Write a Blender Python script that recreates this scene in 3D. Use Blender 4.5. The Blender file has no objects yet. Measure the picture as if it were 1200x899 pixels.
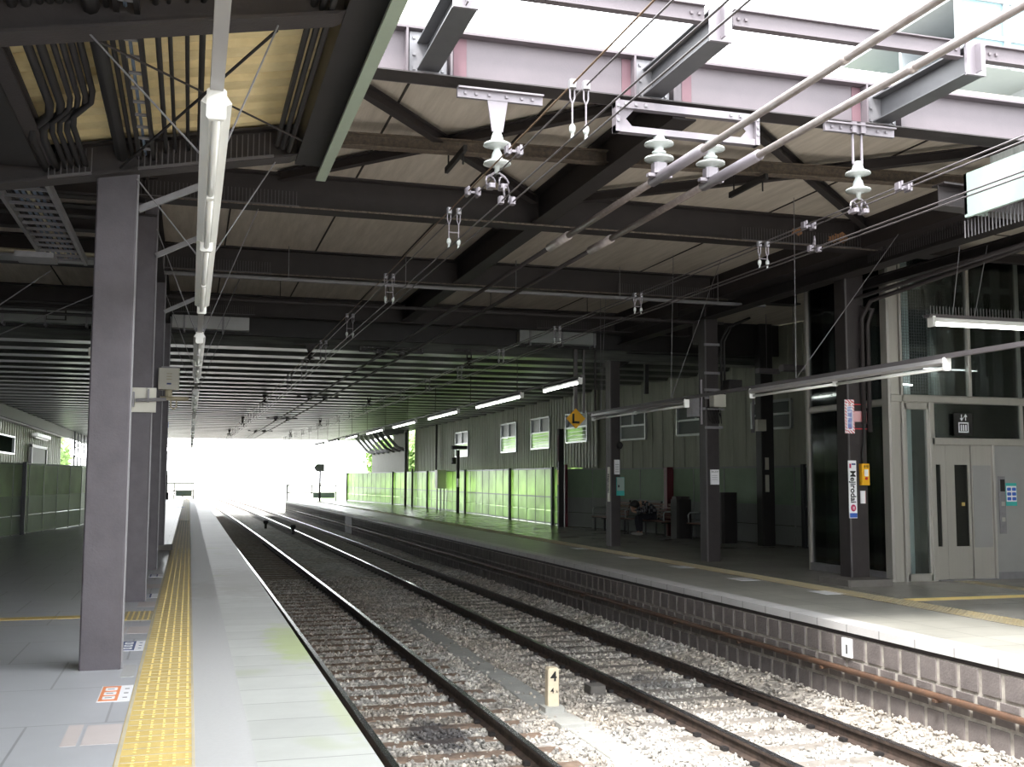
import bpy, bmesh, math, random
import numpy as np
from mathutils import Vector, Matrix
random.seed(7)
C = bpy.context.scene
COL = C.collection
PI = math.pi

# ------------------------------------------------------------------ camera, sky, sun, exposure
F_PX, VPX, HZ, ROLL = 1260.0, 222.0, 560.0, 0.0035
yv = Vector(((VPX-600)/F_PX, (449.5-HZ)/F_PX, 1.0)).normalized()      # platform direction seen by the lens (right, up, forward)
c2 = Vector(((1222-600)/F_PX, (449.5-(HZ+1000*ROLL))/F_PX, 1.0))
zv = yv.cross(c2).normalized()
if zv.y < 0: zv = -zv
xv = zv.cross(yv)
if xv.x < 0: xv = -xv
cam_d = bpy.data.cameras.new('camera'); cam = bpy.data.objects.new('camera', cam_d); COL.objects.link(cam)
C.camera = cam
right = Vector((xv.x, yv.x, zv.x)); up = Vector((xv.y, yv.y, zv.y)); fwd = Vector((xv.z, yv.z, zv.z))
m = Matrix((right, up, -fwd)).transposed().to_4x4(); m.translation = Vector((0, 0, 1.5))
cam.matrix_world = m
cam_d.sensor_width = 36.0; cam_d.sensor_fit = 'HORIZONTAL'; cam_d.lens = 36.0*F_PX/1200
cam_d.clip_start = 0.05; cam_d.clip_end = 2000

SKY = 4.0
SUN = 4.3
w = bpy.data.worlds.new('sky'); C.world = w; w.use_nodes = True
bg = w.node_tree.nodes['Background']; bg.inputs[0].default_value = (0.95, 0.98, 1.0, 1); bg.inputs[1].default_value = SKY
sd = bpy.data.lights.new('sun', 'SUN'); sd.energy = SUN; sd.angle = math.radians(10); sd.color = (1.0, 0.97, 0.92)
so = bpy.data.objects.new('sun', sd); COL.objects.link(so)
so.rotation_euler = Vector((-2.4, -2.4, 5.7)).to_track_quat('Z', 'Y').to_euler()
so.location = (-10, -10, 30)
C.view_settings.view_transform = 'Standard'; C.view_settings.look = 'None'
C.view_settings.exposure = 1.1; C.view_settings.gamma = 1.0; C.view_settings.use_curve_mapping = False

# ------------------------------------------------------------------ helpers
def tag(o, label=None, cat=None, group=None, kind=None):
    if label: o['label'] = label
    if cat: o['category'] = cat
    if group: o['group'] = group
    if kind: o['kind'] = kind
    return o

def empty(name, loc, label, cat, group=None, rz=0):
    o = bpy.data.objects.new(name, None); COL.objects.link(o)
    o.location = loc; o.rotation_euler = (0, 0, rz); o.empty_display_size = 0.1
    return tag(o, label, cat, group)

class MB:
    def __init__(s): s.v = []; s.f = []
    def add(s, v, f):
        n = len(s.v); s.v += [tuple(p) for p in v]; s.f += [tuple(i+n for i in q) for q in f]; return s
    def box(s, x0, x1, y0, y1, z0, z1):
        v = [(x, y, z) for z in (z0, z1) for y in (y0, y1) for x in (x0, x1)]
        return s.add(v, [(0,2,3,1),(4,5,7,6),(0,1,5,4),(2,6,7,3),(0,4,6,2),(1,3,7,5)])
    def bev(s, x0, x1, y0, y1, z0, z1, b, ax='z'):
        """box with the four edges along ax chamfered"""
        def oct(a0, a1, c0, c1):
            return [(a0+b,c0),(a1-b,c0),(a1,c0+b),(a1,c1-b),(a1-b,c1),(a0+b,c1),(a0,c1-b),(a0,c0+b)]
        if ax == 'z': return s.prism(oct(x0,x1,y0,y1), lambda p, t: (p[0], p[1], z0+(z1-z0)*t))
        if ax == 'y': return s.prism(oct(x0,x1,z0,z1), lambda p, t: (p[0], y0+(y1-y0)*t, p[1]))
        return s.prism(oct(y0,y1,z0,z1), lambda p, t: (x0+(x1-x0)*t, p[0], p[1]))
    def prism(s, prof, fn, caps=True):
        n = len(prof); v = [fn(p, 0) for p in prof]+[fn(p, 1) for p in prof]
        f = [(i, (i+1) % n, n+(i+1) % n, n+i) for i in range(n)]
        if caps: f += [tuple(range(n))[::-1], tuple(range(n, 2*n))]
        return s.add(v, f)
    def tube(s, pts, r, n=8, caps=True):
        pts = [Vector(p) for p in pts]
        rr = r if isinstance(r, (list, tuple)) else [r]*len(pts)
        v = []; prev = None
        for i, p in enumerate(pts):
            a = pts[max(i-1, 0)]; b = pts[min(i+1, len(pts)-1)]
            t = (b-a).normalized()
            if prev is None:
                u = t.orthogonal().normalized()
            else:
                u = prev - t*prev.dot(t)
                u = u.normalized() if u.length > 1e-6 else t.orthogonal().normalized()
            prev = u; wv = t.cross(u)
            for k in range(n):
                a_ = 2*PI*k/n; v.append(p+(u*math.cos(a_)+wv*math.sin(a_))*rr[i])
        f = []
        for i in range(len(pts)-1):
            for k in range(n):
                f.append((i*n+k, i*n+(k+1) % n, (i+1)*n+(k+1) % n, (i+1)*n+k))
        if caps: f += [tuple(range(n))[::-1], tuple(range((len(pts)-1)*n, len(pts)*n))]
        return s.add(v, f)
    def lathe(s, prof, c=(0,0,0), n=16):
        """prof: (r, z) from top to bottom around a vertical axis at c"""
        v = []
        for r, z in prof:
            for k in range(n):
                a = 2*PI*k/n; v.append((c[0]+max(r,1e-4)*math.cos(a), c[1]+max(r,1e-4)*math.sin(a), c[2]+z))
        f = [(i*n+k, i*n+(k+1) % n, (i+1)*n+(k+1) % n, (i+1)*n+k) for i in range(len(prof)-1) for k in range(n)]
        f += [tuple(range(n)), tuple(range((len(prof)-1)*n, len(prof)*n))[::-1]]
        return s.add(v, f)
    def bar(s, a, b, wd, h, upv=(0,0,1)):
        """rectangular bar from a to b"""
        a = Vector(a); b = Vector(b); t = (b-a).normalized(); u = Vector(upv)
        sx = t.cross(u); sx = sx.normalized() if sx.length > 1e-5 else t.orthogonal().normalized()
        uu = sx.cross(t)
        v = [q+sx*i*wd/2+uu*j*h/2 for q in (a, b) for i, j in ((-1,-1),(1,-1),(1,1),(-1,1))]
        return s.add(v, [(0,1,2,3)[::-1],(4,5,6,7),(0,1,5,4),(1,2,6,5),(2,3,7,6),(3,0,4,7)])
    def ibeam(s, a, b, wd, h, tf=.02, tw=.014, upv=(0,0,1)):
        """I section from a to b, a and b on the centre line"""
        a = Vector(a); b = Vector(b); t = (b-a).normalized(); u = Vector(upv)
        sx = t.cross(u).normalized(); uu = sx.cross(t)
        for z0, z1, ww in ((-h/2, -h/2+tf, wd), (-h/2+tf, h/2-tf, tw), (h/2-tf, h/2, wd)):
            mid = (z0+z1)/2
            s.bar(a+uu*mid, b+uu*mid, ww, z1-z0, upv)
        return s
    def grid(s, f2, us, vs):
        n = len(us); v = [f2(a, b) for b in vs for a in us]
        return s.add(v, [(j*n+i, j*n+i+1, (j+1)*n+i+1, (j+1)*n+i) for j in range(len(vs)-1) for i in range(n-1)])
    def build(s, name, mat_, parent=None, smooth=False):
        me = bpy.data.meshes.new(name); 
        if parent is not None and parent.parent is None and parent.type == 'EMPTY' or parent is not None:
            base = world_loc(parent)
            c_, s_ = math.cos(-world_rz(parent)), math.sin(-world_rz(parent))
            vv = []
            for p in s.v:
                x, y, z = p[0]-base[0], p[1]-base[1], p[2]-base[2]
                vv.append((x*c_-y*s_, x*s_+y*c_, z))
        else: vv = s.v
        me.from_pydata(vv, [], s.f); me.validate(); 
        bm = bmesh.new(); bm.from_mesh(me); bmesh.ops.recalc_face_normals(bm, faces=bm.faces); bm.to_mesh(me); bm.free()
        if smooth:
            for p in me.polygons: p.use_smooth = True
        if mat_: me.materials.append(mat_)
        o = bpy.data.objects.new(name, me); COL.objects.link(o)
        if parent is not None: o.parent = parent
        return o
    def local(s, name, mat_, parent=None, smooth=False):
        """vertices already local to the parent"""
        me = bpy.data.meshes.new(name); me.from_pydata([tuple(p) for p in s.v], [], s.f); me.validate()
        bm = bmesh.new(); bm.from_mesh(me); bmesh.ops.recalc_face_normals(bm, faces=bm.faces); bm.to_mesh(me); bm.free()
        if smooth:
            for p in me.polygons: p.use_smooth = True
        if mat_: me.materials.append(mat_)
        o = bpy.data.objects.new(name, me); COL.objects.link(o)
        if parent is not None: o.parent = parent
        return o

def world_loc(o):
    l = Vector((0,0,0)); 
    while o is not None:
        l = l + Vector(o.location); o = o.parent
    return l
def world_rz(o):
    r = 0
    while o is not None: r += o.rotation_euler[2]; o = o.parent
    return r

def S(name, mb, mat_, smooth=False, label=None):
    o = mb.build(name, mat_, None, smooth); o['kind'] = 'structure'
    if label: o['label'] = label
    return o
def T(name, mb, mat_, label, cat, group=None, smooth=False):
    """single-mesh thing whose origin sits at its lowest centre"""
    vs = np.array([tuple(p) for p in mb.v]); c = Vector(((vs[:,0].min()+vs[:,0].max())/2, (vs[:,1].min()+vs[:,1].max())/2, vs[:,2].min()))
    mb.v = [(p[0]-c[0], p[1]-c[1], p[2]-c[2]) for p in mb.v]
    o = mb.local(name, mat_, None, smooth); o.location = c
    return tag(o, label, cat, group)
def copy_tree(o, parent=None):
    c = o.copy(); COL.objects.link(c); c.parent = parent
    for ch in [q for q in bpy.data.objects if q.parent == o]: copy_tree(ch, c)
    return c

def K(y):                       # the tracks bend very slightly to the left far away
    return -0.00012*max(0.0, y-8)**2

# ------------------------------------------------------------------ materials
def L(c):  # sRGB 0-255 -> linear
    return tuple((x/255/12.92 if x/255 <= .04045 else ((x/255+.055)/1.055)**2.4) for x in c)

def mat(name, col, rough=.6, metal=0.0, noise=.25, nscale=3.0, bump=0.0, bscale=40.0, col2=None, spec=.5, stretch=None, emit=None):
    mt = bpy.data.materials.new(name); mt.use_nodes = True
    nt = mt.node_tree; b = nt.nodes['Principled BSDF']
    b.inputs['Roughness'].default_value = rough; b.inputs['Metallic'].default_value = metal
    b.inputs['Specular IOR Level'].default_value = spec
    tc = nt.nodes.new('ShaderNodeTexCoord'); mp = nt.nodes.new('ShaderNodeMapping')
    if stretch: mp.inputs['Scale'].default_value = stretch
    geo = nt.nodes.new('ShaderNodeNewGeometry')
    nt.links.new(geo.outputs['Position'], mp.inputs['Vector'])
    n = nt.nodes.new('ShaderNodeTexNoise'); n.inputs['Scale'].default_value = nscale; n.inputs['Detail'].default_value = 5
    n.inputs['Roughness'].default_value = .65
    nt.links.new(mp.outputs[0], n.inputs['Vector'])
    r = nt.nodes.new('ShaderNodeValToRGB')
    r.color_ramp.elements[0].position = .3; r.color_ramp.elements[1].position = .7
    c2_ = col2 if col2 else tuple(x*(1-noise) for x in col)
    r.color_ramp.elements[0].color = (*c2_, 1); r.color_ramp.elements[1].color = (*col, 1)
    nt.links.new(n.outputs['Fac'], r.inputs[0]); nt.links.new(r.outputs[0], b.inputs['Base Color'])
    if bump:
        n2 = nt.nodes.new('ShaderNodeTexNoise'); n2.inputs['Scale'].default_value = bscale; n2.inputs['Detail'].default_value = 3
        nt.links.new(mp.outputs[0], n2.inputs['Vector'])
        bp = nt.nodes.new('ShaderNodeBump'); bp.inputs['Strength'].default_value = bump; bp.inputs['Distance'].default_value = .02
        nt.links.new(n2.outputs['Fac'], bp.inputs['Height']); nt.links.new(bp.outputs[0], b.inputs['Normal'])
    if emit:
        b.inputs['Emission Color'].default_value = (*emit[0], 1); b.inputs['Emission Strength'].default_value = emit[1]
    return mt

def tile_mat(name, col, mortar, sx, sy, rough=.4, msize=.012, off=0.0, ax='xy', noise=.2, nscale=1.5, var=.1, stain=None):
    """rectangular slabs of sx by sy metres with joints, over world position"""
    mt = mat(name, col, rough, 0, noise, nscale)
    nt = mt.node_tree; b = nt.nodes['Principled BSDF']
    geo = nt.nodes['Geometry'] if 'Geometry' in nt.nodes else [q for q in nt.nodes if q.type == 'NEW_GEOMETRY'][0]
    sep = nt.nodes.new('ShaderNodeSeparateXYZ'); nt.links.new(geo.outputs['Position'], sep.inputs[0])
    cmb = nt.nodes.new('ShaderNodeCombineXYZ')
    nt.links.new(sep.outputs['XYZ'.index(ax[0].upper())], cmb.inputs[0]); nt.links.new(sep.outputs['XYZ'.index(ax[1].upper())], cmb.inputs[1])
    br = nt.nodes.new('ShaderNodeTexBrick'); nt.links.new(cmb.outputs[0], br.inputs['Vector'])
    br.inputs['Scale'].default_value = 1; br.inputs['Brick Width'].default_value = sx; br.inputs['Row Height'].default_value = sy
    br.inputs['Mortar Size'].default_value = msize; br.offset = off; br.inputs['Mortar Smooth'].default_value = .1
    br.inputs['Color1'].default_value = (1,1,1,1); br.inputs['Color2'].default_value = (1-var,)*3+(1,)
    br.inputs['Mortar'].default_value = (*mortar, 1)
    ramp = [q for q in nt.nodes if q.type == 'VALTORGB'][0]
    mx = nt.nodes.new('ShaderNodeMix'); mx.data_type = 'RGBA'; mx.blend_type = 'MULTIPLY'; mx.inputs[0].default_value = 1
    nt.links.new(ramp.outputs[0], mx.inputs[6]); nt.links.new(br.outputs['Color'], mx.inputs[7])
    out = mx.outputs[2]
    if stain:   # (colour, scale, threshold)
        ns = nt.nodes.new('ShaderNodeTexNoise'); ns.inputs['Scale'].default_value = stain[1]; nt.links.new(geo.outputs['Position'], ns.inputs['Vector'])
        rr = nt.nodes.new('ShaderNodeValToRGB'); rr.color_ramp.elements[0].position = stain[2]; rr.color_ramp.elements[1].position = stain[2]+.12
        nt.links.new(ns.outputs['Fac'], rr.inputs[0])
        m2 = nt.nodes.new('ShaderNodeMix'); m2.data_type = 'RGBA'; nt.links.new(rr.outputs[0], m2.inputs[0])
        nt.links.new(out, m2.inputs[6]); m2.inputs[7].default_value = (*stain[0], 1); out = m2.outputs[2]
    nt.links.new(out, b.inputs['Base Color'])
    return mt

def pos_mask(mt, cx, cy, rx, ry, colour, amount=.9):
    """a stain with its own outline at one place of a surface"""
    nt = mt.node_tree; b = nt.nodes['Principled BSDF']; geo = [q for q in nt.nodes if q.type == 'NEW_GEOMETRY'][0]
    mp = nt.nodes.new('ShaderNodeMapping')
    mp.inputs['Location'].default_value = (-cx/rx, -cy/ry, 0); mp.inputs['Scale'].default_value = (1/rx, 1/ry, 0)
    nt.links.new(geo.outputs['Position'], mp.inputs['Vector'])
    ln = nt.nodes.new('ShaderNodeVectorMath'); ln.operation = 'LENGTH'; nt.links.new(mp.outputs[0], ln.inputs[0])
    ns = nt.nodes.new('ShaderNodeTexNoise'); ns.inputs['Scale'].default_value = 5; ns.inputs['Detail'].default_value = 6; nt.links.new(geo.outputs['Position'], ns.inputs['Vector'])
    ad = nt.nodes.new('ShaderNodeMath'); ad.operation = 'MULTIPLY_ADD'; ad.inputs[1].default_value = 1.6; nt.links.new(ns.outputs['Fac'], ad.inputs[0]); nt.links.new(ln.outputs['Value'], ad.inputs[2])
    r = nt.nodes.new('ShaderNodeMapRange'); r.inputs['From Min'].default_value = 1.25; r.inputs['From Max'].default_value = 1.75
    r.inputs['To Min'].default_value = amount; r.inputs['To Max'].default_value = 0; nt.links.new(ad.outputs[0], r.inputs['Value'])
    mx = nt.nodes.new('ShaderNodeMix'); mx.data_type = 'RGBA'; nt.links.new(r.outputs[0], mx.inputs[0])
    src = b.inputs['Base Color'].links[0].from_socket
    nt.links.new(src, mx.inputs[6]); mx.inputs[7].default_value = (*colour, 1); nt.links.new(mx.outputs[2], b.inputs['Base Color'])

def glass_mat(name, tint=(.8,.85,.85), trans=.75, rough=.05):
    mt = bpy.data.materials.new(name); mt.use_nodes = True; nt = mt.node_tree
    nt.nodes.remove(nt.nodes['Principled BSDF']); out = nt.nodes['Material Output']
    t = nt.nodes.new('ShaderNodeBsdfTransparent'); t.inputs[0].default_value = (*tint, 1)
    g = nt.nodes.new('ShaderNodeBsdfGlossy'); g.inputs['Roughness'].default_value = rough
    fr = nt.nodes.new('ShaderNodeFresnel'); fr.inputs[0].default_value = 1.6
    ad = nt.nodes.new('ShaderNodeMath'); ad.operation = 'ADD'; ad.inputs[1].default_value = 1-trans-.15; nt.links.new(fr.outputs[0], ad.inputs[0])
    mx = nt.nodes.new('ShaderNodeMixShader'); nt.links.new(ad.outputs[0], mx.inputs[0])
    nt.links.new(t.outputs[0], mx.inputs[1]); nt.links.new(g.outputs[0], mx.inputs[2]); nt.links.new(mx.outputs[0], out.inputs[0])
    return mt

def panel_mat(name, col, trans, rough=.3):
    """milky fence panel that lets daylight through"""
    mt = bpy.data.materials.new(name); mt.use_nodes = True; nt = mt.node_tree
    b = nt.nodes['Principled BSDF']; out = nt.nodes['Material Output']
    b.inputs['Base Color'].default_value = (*col, 1); b.inputs['Roughness'].default_value = rough
    geo = nt.nodes.new('ShaderNodeNewGeometry'); n = nt.nodes.new('ShaderNodeTexNoise'); n.inputs['Scale'].default_value = 1.3
    nt.links.new(geo.outputs['Position'], n.inputs['Vector'])
    r = nt.nodes.new('ShaderNodeValToRGB'); r.color_ramp.elements[0].position = .3; r.color_ramp.elements[1].position = .75
    r.color_ramp.elements[0].color = (*[c*.7 for c in col], 1); r.color_ramp.elements[1].color = (*col, 1)
    nt.links.new(n.outputs['Fac'], r.inputs[0]); nt.links.new(r.outputs[0], b.inputs['Base Color'])
    t = nt.nodes.new('ShaderNodeBsdfTranslucent'); nt.links.new(r.outputs[0], t.inputs[0])
    mx = nt.nodes.new('ShaderNodeMixShader'); mx.inputs[0].default_value = trans
    nt.links.new(b.outputs[0], mx.inputs[1]); nt.links.new(t.outputs[0], mx.inputs[2]); nt.links.new(mx.outputs[0], out.inputs[0])
    return mt

M = {}
M['column'] = mat('column_paint', L((92,87,93)), .5, 0, .22, 6, .08, 60, spec=.4)
M['steel_dark'] = mat('dark_steel_paint', L((54,48,49)), .6, 0, .3, 4, .1, 50)
M['column_r'] = mat('brown_black_column_paint', L((50,44,45)), .55, 0, .3, 5, .1, 50)
M['flake'] = mat('flaking_flange_edge', L((128,116,106)), .8, 0, .3, 25, .2, 60, col2=L((66,58,54)))
M['pane_l'] = mat('dull_window_pane', L((48,54,50)), .9, 0, .2, 2, spec=0)
M['left_panel'] = panel_mat('pale_green_frosted_panel', (.66,.76,.55), .35, .4)
M['steel_black'] = mat('black_steel', L((38,35,36)), .6, 0, .3, 4)
M['steel_rust'] = mat('flaking_steel', L((74,66,62)), .8, 0, .3, 22, .4, 70, col2=L((112,98,84)))
M['girder'] = mat('pinkish_girder_paint', L((100,92,97)), .6, 0, .1, 2.0, .05, 60, col2=L((92,85,90)))
M['primer'] = mat('pink_primer', L((104,76,84)), .7, 0, .1, 3)
M['grey_steel'] = mat('grey_galvanised', L((140,138,142)), .45, .3, .2, 8)
M['stub_steel'] = mat('dark_galvanised_stub', L((92,92,95)), .5, .2, .15, 8)
M['light_steel'] = mat('pale_galvanised', L((122,116,122)), .4, .2, .1, 8)
M['ceiling'] = mat('concrete_ceiling', L((206,196,184)), .9, 0, .2, 1.6, .3, 30, stretch=(6, .5, 1), col2=L((178,168,156)))
M['joint'] = mat('dark_joint', L((52,46,42)), .9)
M['deck_grey'] = mat('grey_ribbed_deck', L((122,124,120)), .32, .35, .3, 2.5, stretch=(.3, 4, 1), col2=L((80,82,80)))
M['deck_cream'] = mat('cream_ribbed_deck', L((232,214,168)), .7, 0, .12, 3, col2=L((208,188,140)))
M['fascia'] = mat('pale_green_fascia', L((150,162,146)), .5, 0, .12, 5)
M['fascia_r'] = mat('white_green_fascia', L((160,178,172)), .5, 0, .1, 5)
M['feeder_d'] = mat('darker_feeder', L((120,110,106)), .45, .2, .25, 14, col2=L((92,82,78)))
M['black'] = mat('rubber_and_gap_black', L((26,25,26)), .6, 0, .2)
M['white'] = mat('white_enamel', L((235,235,232)), .35, 0, .05)
M['ivory'] = mat('ivory_plastic', L((205,202,190)), .45, 0, .06)
M['trunk'] = mat('grey_trunking', L((160,158,158)), .45, .1, .1)
M['trunk_dark'] = mat('dark_trunking', L((92,88,90)), .5, .1, .1)
M['tube'] = mat('unlit_fluorescent_tube', L((236,236,232)), .3, 0, .03)
M['tube_on'] = mat('lit_fluorescent_tube', (1,1,1), .3, 0, .0, emit=((.95,1.0,.92), 9.0))
M['reflection_glow'] = mat('lamp_reflection_glow', (1,1,1), .3, 0, .0, emit=((.95,1.0,.95), 6))  # glow standing in for lamp reflections in the elevator glass
M['porcelain'] = mat('white_porcelain', L((172,176,174)), .3, 0, .05)
M['wire'] = mat('drawn_wire', L((120,114,116)), .35, .6, .2, 10)
M['wire_old'] = mat('old_copper_wire', L((128,104,84)), .5, .5, .2, 10)
M['feeder'] = mat('feeder_pipe', L((176,168,166)), .4, .2, .15, 10, col2=L((150,138,134)))
M['rail_side'] = mat('rail_web_rust', L((90,76,68)), .7, .2, .3, 10, col2=L((50,42,40)))
M['rail_top'] = mat('polished_rail_head', L((190,190,195)), .16, .95, .1, 12)
M['sleeper_b'] = mat('brown_sleeper', L((142,122,106)), .85, 0, .2, 7, .5, 40, col2=L((104,88,78)))
M['sleeper_g'] = mat('grey_sleeper', L((146,140,134)), .85, 0, .2, 7, .4, 40, col2=L((110,104,98)))
M['concrete'] = mat('concrete', L((168,168,164)), .8, 0, .2, 4, .2, 40)
M['concrete_d'] = mat('dark_concrete', L((110,106,102)), .85, 0, .25, 4, .3, 30)
M['conduit'] = mat('brown_conduit', L((108,80,62)), .55, .1, .25, 8, col2=L((78,62,54)))
M['floor_l'] = tile_mat('grey_platform_tile', L((186,188,193)), (.6,.6,.6), .9, 1.2, .28, .008, .5, 'xy', .12, 1.2, .06)
M['border'] = mat('grey_rubber_border', L((182,182,182)), .42, 0, .08, 30, .05, 200)
M['edge_slab'] = tile_mat('concrete_edge_slab', L((188,190,186)), (.55,.55,.55), 4.0, .5, .33, .008, 0, 'xy', .16, 2.0, .12, stain=(L((150,160,120)), .9, .64))
M['floor_r'] = tile_mat('grey_platform_asphalt', L((150,148,142)), (.75,.75,.75), 1.2, 1.2, .26, .008, 0, 'xy', .18, 1.0, .05)
M['slab_r'] = tile_mat('grey_edge_slab', L((176,174,166)), (.6,.6,.6), 4.0, .6, .35, .01, 0, 'xy', .2, 1.4, .1)
M['coping'] = tile_mat('white_coping', L((208,206,206)), (.6,.6,.6), 4.0, .6, .5, .012, 0, 'xy', .08, 4, .05)
M['yellow'] = mat('yellow_tactile', L((214,190,120)), .5, 0, .12, 5, .1, 80, col2=L((196,170,102)))
M['yellow_hi'] = mat('yellow_tactile_dots', L((228,204,132)), .5, 0, .08, 9)
M['yellow_r'] = mat('worn_yellow_tactile', L((184,168,130)), .6, 0, .3, 7, col2=L((158,152,134)))
M['groove'] = mat('pale_grout', L((196,188,166)), .7)
M['block'] = mat('wall_block', L((122,114,112)), .8, 0, .25, 3, .3, 40, col2=L((94,88,87)))
M['mortar'] = mat('pale_mortar', L((190,184,176)), .9, 0, .3, 5, col2=L((120,114,108)))
M['stone'] = None
M['white_panel'] = panel_mat('milky_green_panel', (.68,.86,.44), .72, .22)
M['lower_panel'] = panel_mat('green_grey_panel', (.64,.82,.44), .6, .22)
M['shaded_panel'] = mat('shaded_green_panel', L((134,156,132)), .35, 0, .15, 2)  # fence panel in a darker opaque colour for the daylight blocked behind it
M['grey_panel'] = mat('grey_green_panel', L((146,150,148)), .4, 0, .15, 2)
M['fence_post'] = mat('fence_post', L((52,54,58)), .5, .2, .2)
M['corrugated'] = mat('olive_corrugated_sheet', L((172,174,158)), .55, .1, .15, 1.5, stretch=(1, 3, .4), col2=L((150,152,138)))
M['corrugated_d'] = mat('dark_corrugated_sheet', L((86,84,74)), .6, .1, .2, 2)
M['alu'] = mat('aluminium', L((180,184,184)), .3, .8, .05)
M['pane_d'] = mat('dark_pane', L((60,70,66)), .3, 0, .2, 2, spec=.4)
M['pane_g'] = panel_mat('green_lit_pane', (.6,.75,.45), .6, .12)
M['steel'] = mat('brushed_stainless', L((178,174,168)), .38, .45, .08, 3, .03, 90, stretch=(8, 8, .3))
M['steel_l'] = mat('satin_steel_panel', L((160,159,158)), .5, .35, .06, 3)
M['glass'] = glass_mat('clear_glass', (.88,.92,.92), .9)
M['glass_d'] = glass_mat('dark_door_glass', (.2,.22,.24), .84)
M['mesh_c'] = mat('grey_interior_steel', L((190,198,196)), .5, .1, .1)
M['shaft'] = mat('dark_shaft_wall', L((70,74,72)), .7)
M['yel_sign'] = mat('yellow_sign', L((236,176,28)), .45, 0, .05)
M['ink'] = mat('black_ink', L((22,20,20)), .5)
M['paper'] = mat('white_paper', L((240,240,244)), .5, 0, .02)
M['teal'] = mat('teal_print', L((60,176,170)), .45, 0, .05)
M['blue'] = mat('blue_print', L((60,100,190)), .45, 0, .05)
M['navy'] = mat('navy_print', L((58,74,126)), .5, 0, .05)
M['orange'] = mat('orange_print', L((232,146,98)), .5, 0, .05)
M['red'] = mat('red_print', L((206,52,62)), .5, 0, .05)
M['magenta'] = mat('magenta_print', L((190,40,90)), .5, 0, .05)
M['ppatch'] = mat('pale_pink_tile', L((196,187,185)), .4, 0, .06, 6)
M['dred'] = mat('dark_red_paint', L((96,28,40)), .5, 0, .2)
M['wood'] = mat('bench_slat_wood', L((120,84,70)), .5, 0, .25, 6, stretch=(6,.6,6))
M['galv_box'] = mat('pale_duct', L((178,178,178)), .4, .2, .1, 3)
M['grass'] = mat('green_bank', (.29,.39,.19), .9, 0, .4, 2.5, .5, 10)
M['leaf'] = mat('leaf_green', (.27,.42,.13), .7, 0, .5, 3)
M['ground'] = mat('pale_ground', L((190,188,180)), .9, 0, .15, 1)
M['kmpost'] = mat('weathered_white_post', L((214,200,176)), .7, 0, .15, 10)
M['skin'] = mat('skin', L((190,150,128)), .5, 0, .08)
M['hair'] = mat('black_hair', L((24,22,24)), .45, 0, .2, 30)
M['trousers'] = mat('dark_trousers', L((34,34,44)), .8, 0, .2)
M['shoe'] = mat('pale_shoe', L((180,176,172)), .6)
M['cable'] = mat('cream_cables', L((186,176,150)), .5, 0, .2, 20)
M['blue_cable'] = mat('blue_grey_cables', L((108,124,146)), .5, 0, .2, 20)
M['dred2'] = mat('rust_patch', L((176,130,96)), .9, 0, .2, 20)
M['bldg'] = mat('pale_building', L((134,140,144)), .6, 0, .05)
M['bldg_g'] = mat('blue_window_glass', L((104,134,146)), .5, .0, .15, 1)

pos_mask(M['edge_slab'], .95, 10.2, .3, 1.5, L((158,176,96)), .75)
pos_mask(M['edge_slab'], .98, 7.2, .12, 1.0, L((170,180,130)), .5)
pos_mask(M['edge_slab'], .7, 16.5, .6, 3.0, L((138,134,124)), .6)
pos_mask(M['border'], .25, 15.2, .3, 1.6, L((150,148,144)), .5)
pos_mask(M['sleeper_b'], 2.55, 11.2, .45, 1.0, L((58,56,60)), .85)
# ballast stone material: each stone its own colour
mt = mat('ballast_stone', L((176,168,158)), .85, 0, .3, 3); M['stone'] = mt
nt = mt.node_tree; b = nt.nodes['Principled BSDF']
geo = [q for q in nt.nodes if q.type == 'NEW_GEOMETRY'][0]
vo = nt.nodes.new('ShaderNodeTexVoronoi'); vo.inputs['Scale'].default_value = 16; nt.links.new(geo.outputs['Position'], vo.inputs['Vector'])
sp = nt.nodes.new('ShaderNodeSeparateColor'); nt.links.new(vo.outputs['Color'], sp.inputs[0])
rr = nt.nodes.new('ShaderNodeValToRGB'); e = rr.color_ramp.elements
e[0].position = 0; e[0].color = (*L((132,130,127)), 1); e[1].position = 1; e[1].color = (*L((226,220,212)), 1)
q = e.new(.35); q.color = (*L((166,162,157)), 1); q = e.new(.7); q.color = (*L((192,189,184)), 1)
nt.links.new(sp.outputs[0], rr.inputs[0])
nz = nt.nodes.new('ShaderNodeTexNoise'); nz.inputs['Scale'].default_value = .8; nt.links.new(geo.outputs['Position'], nz.inputs['Vector'])
r2 = nt.nodes.new('ShaderNodeValToRGB'); r2.color_ramp.elements[0].position = .42; r2.color_ramp.elements[1].position = .62
r2.color_ramp.elements[0].color = (.82,.76,.7,1); r2.color_ramp.elements[1].color = (1,1,1,1)
nt.links.new(nz.outputs['Fac'], r2.inputs[0])
mx = nt.nodes.new('ShaderNodeMix'); mx.data_type = 'RGBA'; mx.blend_type = 'MULTIPLY'; mx.inputs[0].default_value = .8
nt.links.new(rr.outputs[0], mx.inputs[6]); nt.links.new(r2.outputs[0], mx.inputs[7]); nt.links.new(mx.outputs[2], b.inputs['Base Color'])
vo2 = nt.nodes.new('ShaderNodeTexVoronoi'); vo2.inputs['Scale'].default_value = 18; nt.links.new(geo.outputs['Position'], vo2.inputs['Vector'])
bp = nt.nodes.new('ShaderNodeBump'); bp.inputs['Strength'].default_value = .8; bp.inputs['Distance'].default_value = .03; bp.invert = True
nt.links.new(vo2.outputs['Distance'], bp.inputs['Height']); nt.links.new(bp.outputs[0], b.inputs['Normal'])

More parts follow.
